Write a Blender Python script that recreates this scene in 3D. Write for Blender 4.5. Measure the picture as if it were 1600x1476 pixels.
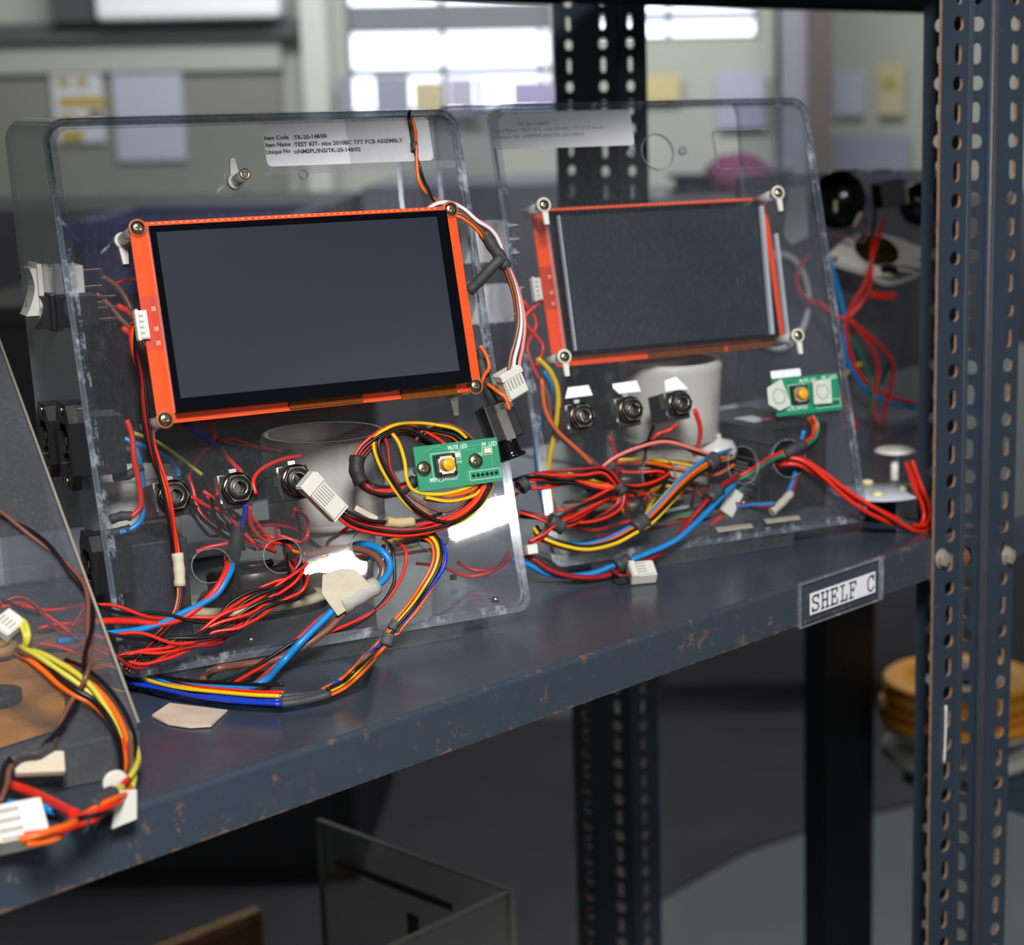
import bpy, math, random
from mathutils import Vector, Matrix
random.seed(7)
for o in list(bpy.data.objects): bpy.data.objects.remove(o)
SC = bpy.context.scene
COL = SC.collection
# ------------------------------------------------------------------ camera
F, PITCH, ROLL, CX, CY = 2921.94, 0.212411, -0.0188416, 1001.37, 766.85
CAMZ = 1.351
SH = 1.05                                    # height of shelf C
cp, sp, cr, sr = math.cos(PITCH), math.sin(PITCH), math.cos(ROLL), math.sin(ROLL)
fwd = Vector((0, cp, -sp)); up0 = Vector((0, sp, cp)); rt0 = Vector((1, 0, 0))
RT = cr*rt0 + sr*up0; UP = -sr*rt0 + cr*up0
cam = bpy.data.cameras.new('camera'); camo = bpy.data.objects.new('camera', cam); COL.objects.link(camo)
camo.matrix_world = Matrix(((RT.x, UP.x, -fwd.x, 0), (RT.y, UP.y, -fwd.y, 0), (RT.z, UP.z, -fwd.z, CAMZ), (0, 0, 0, 1)))
cam.sensor_width = 36; cam.sensor_fit = 'HORIZONTAL'; cam.lens = F/1600*36
cam.shift_x = (800-CX)/1600; cam.shift_y = (CY-738)/1600
cam.clip_start = .01; cam.clip_end = 60
cam.dof.use_dof = True; cam.dof.focus_distance = 1.0; cam.dof.aperture_fstop = 8.5
SC.camera = camo
# ------------------------------------------------------------------ view, world and room light
SC.view_settings.view_transform = 'Standard'; SC.view_settings.look = 'None'
SC.view_settings.exposure = 0.15; SC.view_settings.gamma = 1; SC.view_settings.use_curve_mapping = False
SC.cycles.use_denoising = True
SC.cycles.max_bounces = 10; SC.cycles.transparent_max_bounces = 48; SC.cycles.transmission_bounces = 8
SC.cycles.diffuse_bounces = 3; SC.cycles.glossy_bounces = 4
SC.cycles.sample_clamp_indirect = 4; SC.cycles.caustics_reflective = False; SC.cycles.caustics_refractive = False
wd = bpy.data.worlds.new('world'); SC.world = wd; wd.use_nodes = True
wd.node_tree.nodes['Background'].inputs[0].default_value = (.80, .88, 1, 1)
wd.node_tree.nodes['Background'].inputs[1].default_value = .55
def area(name, loc, tgt, sx, sy, power, col=(1, 1, 1), rollv=None):
    l = bpy.data.lights.new(name, 'AREA'); l.shape = 'RECTANGLE'; l.size = sx; l.size_y = sy; l.energy = power; l.color = col
    o = bpy.data.objects.new(name, l); COL.objects.link(o)
    z = (Vector(loc)-Vector(tgt)).normalized(); x = Vector(rollv or (1, 0, 0)); y = z.cross(x).normalized(); x = y.cross(z)
    o.matrix_world = Matrix(((x.x, y.x, z.x, loc[0]), (x.y, y.y, z.y, loc[1]), (x.z, y.z, z.z, loc[2]), (0, 0, 0, 1)))
    return o
area('softbox_light', (.15, -.35, 2.15), (0, 1.0, 1.15), .32, .32, 33, (1, .98, .96))
tl = Vector((.6, .8, .1)).normalized(); tb = Vector((1.52, -.16, 1.62))
for nm, off, ln in (('tube_light_a', .075, .105), ('tube_light_b', -.165, .135)):
    area(nm, tb+tl*off, (0, 1.0, 1.1), ln, .030, 2.4, (1, 1, 1), tl)
area('ceiling_light_near', (0.5, 3.2, 2.75), (0.5, 3.2, 0), 1.2, .5, 22, (.95, .98, 1))
area('ceiling_light_far', (-.5, 5.4, 2.75), (-.4, 7.4, 1.3), 3.0, .5, 60, (.98, 1, .97))
# ------------------------------------------------------------------ picture rays
def ray(x, y):
    return RT*((x-CX)/F) + UP*(-(y-CY)/F) + fwd
CAM = Vector((0, 0, CAMZ))
def hitP(x, y, P, n):
    d = ray(x, y); return CAM + d*((P-CAM).dot(n)/d.dot(n))
def hitZ(x, y, z): return hitP(x, y, Vector((0, 0, z)), Vector((0, 0, 1)))
def hitY(x, y, Y): return hitP(x, y, Vector((0, Y, 0)), Vector((0, 1, 0)))
# ------------------------------------------------------------------ materials
MATS = {}
def srgb(r, g, b):
    f = lambda c: ((c/255+.055)/1.055)**2.4 if c > 10 else c/255/12.92
    return (f(r), f(g), f(b), 1)
def mat(name, col, rough=.5, metal=0, spec=.5, var=.08, vscale=40, bump=0, bscale=300, trans=0, emit=0, coat=0, ecol=None):
    if name in MATS: return MATS[name]
    m = bpy.data.materials.new(name); m.use_nodes = True; nt = m.node_tree; N = nt.nodes; L = nt.links
    b = N['Principled BSDF']
    c = srgb(*col)
    b.inputs['Roughness'].default_value = rough; b.inputs['Metallic'].default_value = metal
    b.inputs['Specular IOR Level'].default_value = spec; b.inputs['Coat Weight'].default_value = coat
    if trans: b.inputs['Transmission Weight'].default_value = trans
    if emit:
        b.inputs['Emission Color'].default_value = srgb(*ecol) if ecol else c; b.inputs['Emission Strength'].default_value = emit
    tc = N.new('ShaderNodeTexCoord'); nz = N.new('ShaderNodeTexNoise'); nz.inputs['Scale'].default_value = vscale; nz.inputs['Detail'].default_value = 4
    L.new(tc.outputs['Object'], nz.inputs['Vector'])
    rp = N.new('ShaderNodeMixRGB'); rp.inputs[1].default_value = tuple(x*(1-var*1.5) for x in c[:3])+(1,); rp.inputs[2].default_value = tuple(min(1, x*(1+var*1.5)) for x in c[:3])+(1,)
    L.new(nz.outputs['Fac'], rp.inputs[0]); L.new(rp.outputs[0], b.inputs['Base Color'])
    if bump:
        bn = N.new('ShaderNodeTexNoise'); bn.inputs['Scale'].default_value = bscale; L.new(tc.outputs['Object'], bn.inputs['Vector'])
        bp = N.new('ShaderNodeBump'); bp.inputs['Strength'].default_value = bump; bp.inputs['Distance'].default_value = .0005
        L.new(bn.outputs['Fac'], bp.inputs['Height']); L.new(bp.outputs[0], b.inputs['Normal'])
    MATS[name] = m; return m
def acrylic(name, tint, haze, rough, hz=(225, 230, 240), scr=1.0, edge=False, ior=1.49):
    """clear sheet: see-through with Fresnel gloss, plus a thin veil of dust and scratches"""
    m = bpy.data.materials.new(name); m.use_nodes = True; nt = m.node_tree; N = nt.nodes; L = nt.links
    N.remove(N['Principled BSDF']); out = N['Material Output']
    tr = N.new('ShaderNodeBsdfTransparent'); tr.inputs[0].default_value = srgb(*tint)
    gl = N.new('ShaderNodeBsdfGlossy'); gl.inputs['Roughness'].default_value = rough
    fr = N.new('ShaderNodeFresnel'); ge = N.new('ShaderNodeNewGeometry'); io = N.new('ShaderNodeMapRange'); io.inputs[3].default_value = ior; io.inputs[4].default_value = 1/ior
    L.new(ge.outputs['Backfacing'], io.inputs[0]); L.new(io.outputs[0], fr.inputs['IOR'])
    mx = N.new('ShaderNodeMixShader'); L.new(fr.outputs[0], mx.inputs[0]); L.new(tr.outputs[0], mx.inputs[1]); L.new(gl.outputs[0], mx.inputs[2])
    df = N.new('ShaderNodeBsdfDiffuse'); df.inputs[0].default_value = srgb(*hz)
    tc = N.new('ShaderNodeTexCoord')
    mp = N.new('ShaderNodeMapping'); mp.inputs['Scale'].default_value = (520, 520, 150) if not edge else (90, 90, 60); mp.inputs['Rotation'].default_value = (0, .3, 0)
    L.new(tc.outputs['Object'], mp.inputs['Vector'])
    nz = N.new('ShaderNodeTexNoise'); nz.inputs['Scale'].default_value = 1; nz.inputs['Detail'].default_value = 8; nz.inputs['Roughness'].default_value = .8
    L.new(mp.outputs[0], nz.inputs['Vector'])
    n2 = N.new('ShaderNodeTexNoise'); n2.inputs['Scale'].default_value = 14; n2.inputs['Detail'].default_value = 3; L.new(tc.outputs['Object'], n2.inputs['Vector'])
    cr_ = N.new('ShaderNodeMapRange'); cr_.inputs[1].default_value = .52; cr_.inputs[2].default_value = .82; cr_.inputs[3].default_value = haze; cr_.inputs[4].default_value = haze+.22*scr
    L.new(nz.outputs['Fac'], cr_.inputs[0])
    mul = N.new('ShaderNodeMath'); mul.operation = 'MULTIPLY'
    ad = N.new('ShaderNodeMath'); ad.operation = 'ADD'; ad.inputs[1].default_value = .5
    L.new(n2.outputs['Fac'], ad.inputs[0]); L.new(ad.outputs[0], mul.inputs[0]); L.new(cr_.outputs[0], mul.inputs[1])
    m2 = N.new('ShaderNodeMixShader'); L.new(mul.outputs[0], m2.inputs[0]); L.new(mx.outputs[0], m2.inputs[1]); L.new(df.outputs[0], m2.inputs[2])
    L.new(m2.outputs[0], out.inputs['Surface']); MATS[name] = m; return m
ACR = acrylic('acrylic_sheet', (252, 253, 254), .013, .03, scr=.22)
ACE = acrylic('acrylic_cut_edge', (214, 220, 224), .16, .12, scr=3.2, edge=True)
ACG = acrylic('frosted_glue', (240, 242, 244), .01, .10, scr=2.6, edge=True)
ACS = acrylic('acrylic_bent_wall', (244, 245, 250), .045, .04, hz=(200, 212, 240), scr=.3)
ACF = acrylic('acrylic_foot', (238, 238, 235), .03, .06, scr=.5)
def steel(name, col, rust=.5, thr=.62, rough=.38, scale=22, edge=None, fold=None):
    m = bpy.data.materials.new(name); m.use_nodes = True; nt = m.node_tree; N = nt.nodes; L = nt.links; b = N['Principled BSDF']
    tc = N.new('ShaderNodeTexCoord')
    n1 = N.new('ShaderNodeTexNoise'); n1.inputs['Scale'].default_value = scale; n1.inputs['Detail'].default_value = 9; n1.inputs['Roughness'].default_value = .72
    L.new(tc.outputs['Object'], n1.inputs['Vector'])
    n2 = N.new('ShaderNodeTexNoise'); n2.inputs['Scale'].default_value = 150; n2.inputs['Detail'].default_value = 6
    L.new(tc.outputs['Object'], n2.inputs['Vector'])
    fac = n1.outputs['Fac']
    if edge is not None:   # worn strips along the z heights given: rust sits on the folds
        gp = N.new('ShaderNodeNewGeometry'); sx = N.new('ShaderNodeSeparateXYZ'); L.new(gp.outputs['Position'], sx.inputs[0]); acc = None
        dt = N.new('ShaderNodeVectorMath'); dt.operation = 'DOT_PRODUCT'; L.new(gp.outputs['Position'], dt.inputs[0]); dt.inputs[1].default_value = (.7386, -.6741, 0)
        for (zz, wd_, amt) in edge:
            s = N.new('ShaderNodeMath'); s.operation = 'SUBTRACT'; L.new(sx.outputs['Z'] if zz > 0 else dt.outputs['Value'], s.inputs[0]); s.inputs[1].default_value = zz
            a_ = N.new('ShaderNodeMath'); a_.operation = 'ABSOLUTE'; L.new(s.outputs[0], a_.inputs[0])
            r = N.new('ShaderNodeMapRange'); r.inputs[1].default_value = 0; r.inputs[2].default_value = wd_; r.inputs[3].default_value = amt; r.inputs[4].default_value = 0; L.new(a_.outputs[0], r.inputs[0])
            if acc is None: acc = r.outputs[0]
            else:
                mm = N.new('ShaderNodeMath'); mm.operation = 'MAXIMUM'; L.new(acc, mm.inputs[0]); L.new(r.outputs[0], mm.inputs[1]); acc = mm.outputs[0]
        ad = N.new('ShaderNodeMath'); ad.operation = 'ADD'; L.new(fac, ad.inputs[0]); L.new(acc, ad.inputs[1]); fac = ad.outputs[0]
    mr = N.new('ShaderNodeMapRange'); mr.inputs[1].default_value = thr; mr.inputs[2].default_value = thr+.05; mr.inputs[4].default_value = rust; L.new(fac, mr.inputs[0])
    rc = N.new('ShaderNodeMixRGB'); rc.inputs[1].default_value = srgb(92, 62, 45); rc.inputs[2].default_value = srgb(132, 102, 80); L.new(n2.outputs['Fac'], rc.inputs[0])
    pc = N.new('ShaderNodeMixRGB'); c = srgb(*col); pc.inputs[1].default_value = tuple(x*.82 for x in c[:3])+(1,); pc.inputs[2].default_value = tuple(x*1.2 for x in c[:3])+(1,); L.new(n1.outputs['Fac'], pc.inputs[0])
    mx = N.new('ShaderNodeMixRGB'); L.new(mr.outputs[0], mx.inputs[0]); L.new(pc.outputs[0], mx.inputs[1]); L.new(rc.outputs[0], mx.inputs[2])
    L.new(mx.outputs[0], b.inputs['Base Color'])
    rr = N.new('ShaderNodeMapRange'); rr.inputs[3].default_value = rough; rr.inputs[4].default_value = .85; L.new(mr.outputs[0], rr.inputs[0])
    r2 = N.new('ShaderNodeMath'); r2.operation = 'MULTIPLY_ADD'; L.new(n2.outputs['Fac'], r2.inputs[0]); r2.inputs[1].default_value = .12; L.new(rr.outputs[0], r2.inputs[2])
    L.new(r2.outputs[0], b.inputs['Roughness'])
    bp = N.new('ShaderNodeBump'); bp.inputs['Strength'].default_value = .25; bp.inputs['Distance'].default_value = .0004; L.new(n2.outputs['Fac'], bp.inputs['Height']); L.new(bp.outputs[0], b.inputs['Normal'])
    MATS[name] = m; return m
STEEL = steel('blue_grey_painted_steel', (58, 72, 88), .8, .70, .34)
POST = steel('slotted_angle_steel', (52, 64, 78), .85, .65, .36, 75)
RUST = mat('rusty_cut_edge', (148, 116, 94), .8, var=.35, vscale=200)
BLK = mat('black_plastic', (22, 22, 24), .42, var=.2)
BLKG = mat('black_gloss_plastic', (14, 14, 16), .15)
WHT = mat('white_plastic', (232, 230, 222), .35, var=.03)
WHTC = mat('off_white_ceramic', (214, 210, 200), .4, var=.06)
NYL = mat('natural_nylon', (226, 224, 214), .4, var=.05)
CHR = mat('nickel_metal', (205, 200, 190), .22, 1)
ALU = mat('turned_aluminium', (214, 210, 202), .38, .65)
BRS = mat('brass_zinc_metal', (178, 164, 130), .3, 1)
DKM = mat('dark_burnished_metal', (92, 84, 76), .32, 1)
PCBO = mat('orange_circuit_board', (246, 76, 8), .5, var=.03, spec=.3)
PCBD = mat('dark_red_solder_mask', (196, 52, 20), .45, var=.08)
PCBG = mat('green_circuit_board', (8, 140, 98), .38, var=.05, coat=.2)
GLS = mat('display_cover_glass', (7, 9, 16), .07, spec=.6, coat=.6)
def scrn():
    m = mat('display_screen', (33, 39, 49), .32, spec=.3, var=.06, vscale=9); nt = m.node_tree; N = nt.nodes; L = nt.links
    return m
SCR = scrn()
KAP = mat('amber_polyimide_tape', (112, 58, 2), .6, var=.2, vscale=300, spec=.15)
PAP = mat('white_label_paper', (246, 247, 255), .5, var=.02)
INK = mat('black_ink', (30, 30, 34), .6)
INKF = mat('faded_ink', (150, 152, 160), .6)
SILK = mat('white_silkscreen', (225, 240, 235), .5)
TAPE = mat('aged_beige_tape', (206, 196, 174), .7, var=.12, vscale=120, bump=.5)
GREY = mat('grey_heatshrink', (66, 66, 68), .55)
YEL = mat('yellow_button', (246, 176, 20), .4)
CREAM = mat('cream_cardboard', (232, 214, 176), .75, var=.22, vscale=70)
WC = dict(r=(226, 44, 26), o=(236, 104, 24), k=(20, 20, 22), b=(20, 132, 208), n=(22, 62, 196), y=(240, 196, 20), w=(232, 232, 235), p=(236, 128, 120), t=(122, 78, 64), g=(14, 128, 96), m=(150, 26, 30), s=(78, 78, 80), c=(220, 212, 190), l=(206, 196, 72))
CN = dict(r='red', o='orange', k='black', b='light blue', n='dark blue', y='yellow', w='white', p='pink', t='brown', g='green', m='dark red', s='grey', c='cream', l='pale yellow')
def wm(c): return mat('wire_'+CN[c].replace(' ', '_'), WC[c], .33, var=.04)
# ------------------------------------------------------------------ mesh helpers
def frame_M(p, x, y, z):
    return Matrix(((x[0], y[0], z[0], p[0]), (x[1], y[1], z[1], p[1]), (x[2], y[2], z[2], p[2]), (0, 0, 0, 1)))
ID = Matrix.Identity(4)
class MB:
    def __init__(s): s.v = []; s.f = []; s.m = []; s.sm = []
    def add(s, vs, fs, mi=0, smooth=False):
        o = len(s.v); s.v += [Vector(v) for v in vs]; s.f += [tuple(i+o for i in f) for f in fs]
        s.m += [mi]*len(fs); s.sm += [smooth]*len(fs); return s
    def box(s, c, sz, M=ID, mi=0, taper=1):
        hx, hy, hz = sz[0]/2, sz[1]/2, sz[2]/2
        vs = [M @ Vector((c[0]+x*hx*(taper if z > 0 else 1), c[1]+y*hy*(taper if z > 0 else 1), c[2]+z*hz)) for z in (-1, 1) for y in (-1, 1) for x in (-1, 1)]
        return s.add(vs, [(0, 2, 3, 1), (4, 5, 7, 6), (0, 1, 5, 4), (2, 6, 7, 3), (0, 4, 6, 2), (1, 3, 7, 5)], mi)
    def lathe(s, prof, M=ID, n=24, mi=0, smooth=True, caps=True):
        """profile of (r, z) about the local z axis"""
        vs = []; fs = []
        for r, z in prof:
            for i in range(n):
                a = 2*math.pi*i/n; vs.append(M @ Vector((r*math.cos(a), r*math.sin(a), z)))
        for k in range(len(prof)-1):
            for i in range(n):
                j = (i+1) % n; fs.append((k*n+i, k*n+j, (k+1)*n+j, (k+1)*n+i))
        s.add(vs, fs, mi, smooth)
        if caps:
            o = len(s.v)-len(vs)
            if prof[0][0] > 1e-6: s.f.append(tuple(o+i for i in reversed(range(n)))); s.m.append(mi); s.sm.append(False)
            if prof[-1][0] > 1e-6: s.f.append(tuple(o+(len(prof)-1)*n+i for i in range(n))); s.m.append(mi); s.sm.append(False)
        return s
    def cyl(s, p0, p1, r, r1=None, n=16, mi=0, smooth=True):
        p0 = Vector(p0); p1 = Vector(p1); z = (p1-p0); L = z.length; z.normalize()
        x = z.orthogonal().normalized(); y = z.cross(x)
        return s.lathe([(r, 0), (r1 if r1 is not None else r, L)], frame_M(p0, x, y, z), n, mi, smooth)
    def prism(s, poly, h, M=ID, mi=0, z0=0):
        n = len(poly); vs = [M @ Vector((p[0], p[1], z0)) for p in poly]+[M @ Vector((p[0], p[1], z0+h)) for p in poly]
        return s.add(vs, [tuple(reversed(range(n))), tuple(range(n, 2*n))]+[(i, (i+1) % n, n+(i+1) % n, n+i) for i in range(n)], mi)
    def tube(s, pts, r, n=7, mi=0, res=5):
        P = smooth(pts, res) if res > 1 else [Vector(p) for p in pts]
        T = [((P[min(i+1, len(P)-1)]-P[max(i-1, 0)])) for i in range(len(P))]
        T = [t.normalized() if t.length > 1e-9 else Vector((0, 0, 1)) for t in T]
        x = T[0].orthogonal().normalized(); vs = []; fs = []
        for i, p in enumerate(P):
            x = (x-T[i]*x.dot(T[i])).normalized(); y = T[i].cross(x)
            rr = r[i] if isinstance(r, list) else r
            for k in range(n):
                a = 2*math.pi*k/n; vs.append(p+(x*math.cos(a)+y*math.sin(a))*rr)
        for i in range(len(P)-1):
            for k in range(n):
                j = (k+1) % n; fs.append((i*n+k, i*n+j, (i+1)*n+j, (i+1)*n+k))
        s.add(vs, fs, mi, True)
        o = len(s.v)-len(vs); s.f += [tuple(o+k for k in reversed(range(n))), tuple(o+(len(P)-1)*n+k for k in range(n))]; s.m += [mi]*2; s.sm += [False]*2
        return s
    def mesh(s, md):
        vs, fs, ms = md; return s.add(vs, fs, 0) if ms is None else s._mm(vs, fs, ms)
    def _mm(s, vs, fs, ms):
        o = len(s.v); s.v += vs; s.f += [tuple(i+o for i in f) for f in fs]; s.m += ms; s.sm += [False]*len(fs); return s
def smooth(pts, res=5):
    P = [Vector(p) for p in pts]
    if len(P) < 3: return [P[0].lerp(P[-1], i/4) for i in range(5)]
    Q = [P[0]*2-P[1]]+P+[P[-1]*2-P[-2]]; out = []
    for i in range(1, len(Q)-2):
        a, b, c, d = Q[i-1:i+3]
        for k in range(res):
            t = k/res; out.append(.5*((2*b)+(c-a)*t+(2*a-5*b+4*c-d)*t*t+(3*b-a-3*c+d)*t**3))
    out.append(P[-1]); return out
ROOTM = {}
def thing(name, label, cat, loc=(0, 0, 0), M=None, group=None):
    o = bpy.data.objects.new(name, None); COL.objects.link(o); o.empty_display_size = .02
    M = M or Matrix.Translation(Vector(loc)); o.matrix_world = M; ROOTM[o.name] = M.copy()
    o['label'] = label; o['category'] = cat
    if group: o['group'] = group
    return o
def rootm(o):
    while o.parent: o = o.parent
    return ROOTM.get(o.name, ID)
def obj(name, mb, mats, parent=None, label=None, cat=None, group=None, kind=None, bev=0, loc=None):
    """mesh built in world coordinates, stored in its thing's frame"""
    me = bpy.data.meshes.new(name)
    if parent is not None: M = rootm(parent)
    else:
        if loc is None:
            xs = [v.x for v in mb.v]; ys = [v.y for v in mb.v]; zs = [v.z for v in mb.v]
            loc = Vector(((min(xs)+max(xs))/2, (min(ys)+max(ys))/2, min(zs)))
        M = Matrix.Translation(Vector(loc))
    Mi = M.inverted()
    me.from_pydata([tuple(Mi @ v) for v in mb.v], [], mb.f)
    ml = mats if isinstance(mats, (list, tuple)) else [mats]
    for m in ml: me.materials.append(m)
    me.polygons.foreach_set('material_index', mb.m); me.polygons.foreach_set('use_smooth', mb.sm); me.update()
    o = bpy.data.objects.new(name, me); COL.objects.link(o)
    if parent is not None: o.parent = parent
    else: o.matrix_world = M; ROOTM[o.name] = M.copy()
    if label: o['label'] = label
    if cat: o['category'] = cat
    if group: o['group'] = group
    if kind: o['kind'] = kind
    if bev:
        b = o.modifiers.new('bevel', 'BEVEL'); b.width = bev; b.segments = 2; b.limit_method = 'ANGLE'; b.angle_limit = .7
    return o
def plate(outline, holes, th, M, side=1, face=0):
    """flat sheet with real openings; cut faces get material index side"""
    cu = bpy.data.curves.new('tmp', 'CURVE'); cu.dimensions = '2D'; cu.fill_mode = 'BOTH'; cu.extrude = th/2
    for pl in [outline]+holes:
        sp_ = cu.splines.new('POLY'); sp_.points.add(len(pl)-1)
        for i, p in enumerate(pl): sp_.points[i].co = (p[0], p[1], 0, 1)
        sp_.use_cyclic_u = True
    o = bpy.data.objects.new('tmp', cu); me = bpy.data.meshes.new_from_object(o)
    vs = [M @ v.co for v in me.vertices]; fs = [tuple(p.vertices) for p in me.polygons]
    ms = [face if abs(p.normal.z) > .5 else side for p in me.polygons]
    bpy.data.objects.remove(o); bpy.data.curves.remove(cu); bpy.data.meshes.remove(me)
    return vs, fs, ms
def rrect(x0, y0, x1, y1, r, n=6):
    out = []
    rs = r if isinstance(r, (list, tuple)) else [r]*4      # order: x1y0, x1y1, x0y1, x0y0
    for (cx, cy, a0, q) in ((x1, y0, -90, rs[0]), (x1, y1, 0, rs[1]), (x0, y1, 90, rs[2]), (x0, y0, 180, rs[3])):
        ccx = cx-q if cx == x1 else cx+q; ccy = cy-q if cy == y1 else cy+q
        for i in range(n+1):
            a = math.radians(a0+90*i/n); out.append((ccx+q*math.cos(a), ccy+q*math.sin(a)))
    return out
def circ(cx, cy, r, n=20): return [(cx+r*math.cos(2*math.pi*i/n), cy+r*math.sin(2*math.pi*i/n)) for i in range(n)]
def text_mb(mb, s, size, M, align='LEFT', mi=0, bold=0.0, width=None, ext=.00006):
    cu = bpy.data.curves.new('tmp', 'FONT'); cu.body = s; cu.size = size; cu.align_x = align; cu.extrude = ext; cu.offset = bold; cu.resolution_u = 2
    o = bpy.data.objects.new('tmp', cu); me = bpy.data.meshes.new_from_object(o)
    sx = 1
    if width and len(me.vertices):
        w = max(v.co.x for v in me.vertices)-min(v.co.x for v in me.vertices); sx = width/w
    S = Matrix.Diagonal((sx, 1, 1, 1))
    mb.add([M @ (S @ v.co) for v in me.vertices], [tuple(p.vertices) for p in me.polygons], mi)
    bpy.data.objects.remove(o); bpy.data.curves.remove(cu); bpy.data.meshes.remove(me)
# wires ---------------------------------------------------------------
def framed(P):
    T = [((P[min(i+1, len(P)-1)]-P[max(i-1, 0)])).normalized() for i in range(len(P))]
    x = T[0].orthogonal().normalized(); fr = []
    for t in T:
        x = (x-t*x.dot(t)).normalized(); fr.append((x.copy(), t.cross(x)))
    return fr
def strands(root, pts, cols, r=.0007, spread=None, pitch=.03, twist=True, wander=.4, res=9, name='wire', seed=0):
    """several wires of one loom laid round a common path: each its own mesh"""
    P = smooth(pts, res); fr = framed(P); rnd = random.Random(seed+len(P))
    n = len(cols); L = [0]
    for i in range(1, len(P)): L.append(L[-1]+(P[i]-P[i-1]).length)
    R = spread if spread is not None else r*(1.05 if n == 2 else 1.1*math.sqrt(n))
    for k, c in enumerate(cols):
        ph = 2*math.pi*k/n+rnd.random()*.5; w1 = rnd.uniform(.6, 1.4); w2 = rnd.uniform(0, 6)
        fk = 1 if n <= 3 or k % 3 else .35
        rr = 0 if isinstance(R, list) else R*fk
        Q = []
        for i, p in enumerate(P):
            a = ph+(2*math.pi*L[i]/pitch if twist else math.sin(L[i]/.05*w1+w2)*wander)
            e = R[min(i, len(R)-1)]*fk if isinstance(R, list) else rr*(1+wander*.5*math.sin(L[i]/.035*w1+w2))
            x, y = fr[i]; Q.append(p+x*math.cos(a)*e+y*math.sin(a)*e)
        obj(name, MB().tube(Q, r, 7, res=1), wm(c), root, label=CN[c]+' wire')
def wire(root, pts, c, r=.0007, res=6, name='wire', label=None):
    return obj(name, MB().tube(pts, r, 8, res=res), wm(c) if isinstance(c, str) else c, root, label=label or ((CN[c]+' wire') if isinstance(c, str) else None))
def sleeve(root, pts, r, m=None, name='heat_shrink_sleeve', label=None):
    P = smooth(pts, 4); n = len(P)
    return obj(name, MB().tube(P, [r*(1+.06*math.sin(i*1.9)) for i in range(n)], 12, res=1), m or GREY, root, label=label)
def connector(root, p, ax, up_, L, W, H, pins=5, name='connector', m=None, label='white plug housing'):
    """crimp housing lying along ax with its slotted face towards up_"""
    ax = Vector(ax).normalized(); up_ = (Vector(up_)-ax*Vector(up_).dot(ax)).normalized(); sd = up_.cross(ax)
    M = frame_M(p, ax, sd, up_); b = MB(); b.box((0, 0, 0), (L, W, H*.8), M); b.box((L*.1, 0, H*.45), (L*.66, W*.92, H*.16), M)
    b.box((-L*.36, 0, H*.1), (L*.22, W*1.1, H*.9), M)
    for i in range(pins):
        b.box((-L*.05, -W*.4+W*.8*(i+.5)/pins, H*.5), (L*.34, W*.8/pins*.45, H*.14), M, 1)
    b.box((L*.2, 0, -H*.45), (L*.3, W*.35, H*.25), M)
    return obj(name, b, [m or NYL, mat('nylon_slot_shade', (170, 168, 160), .6)], root, label=label, bev=.0002)
# ================================================================== the room
def tagS(o): o['kind'] = 'structure'; return o
FLOOR = mat('polished_concrete', (128, 134, 134), .35, var=.15, vscale=3)
WALL = mat('olive_grey_wall_paint', (178, 180, 172), .8, var=.06, vscale=2)
WALLD = mat('dull_green_wall_band', (128, 128, 122), .8, var=.06, vscale=2)
tagS(obj('floor', MB().box((0, 3.2, -.02), (9.5, 9.4, .04)), FLOOR, loc=(0, 0, 0)))
YB = 7.3
tagS(obj('ceiling', MB().box((0, 3.2, 3.02), (9.5, 9.4, .04)), mat('white_ceiling', (200, 202, 200), .9), loc=(0, 0, 3)))
tagS(obj('wall_left', MB().box((-4.6, 3.2, 1.5), (.1, 9.4, 3)), WALL, loc=(-4.6, 3, 0)))
tagS(obj('wall_right', MB().box((4.6, 3.2, 1.5), (.1, 9.4, 3)), WALL, loc=(4.6, 3, 0)))
tagS(obj('wall_front', MB().box((0, -1.4, 1.5), (9.5, .1, 3)), WALL, loc=(0, -1.4, 0)))
def rectY(x0, y0, x1, y1, Y): 
    a = hitY(x0, y0, Y); b = hitY(x1, y1, Y); return min(a.x, b.x), min(a.z, b.z), max(a.x, b.x), max(a.z, b.z)
def boxY(name, x0, y0, x1, y1, Y, d, m, parent=None, **k):
    a, b, c, e = rectY(x0, y0, x1, y1, Y); return obj(name, MB().box(((a+c)/2, Y+d/2, (b+e)/2), (c-a, d, e-b)), m, parent, **k)
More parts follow.
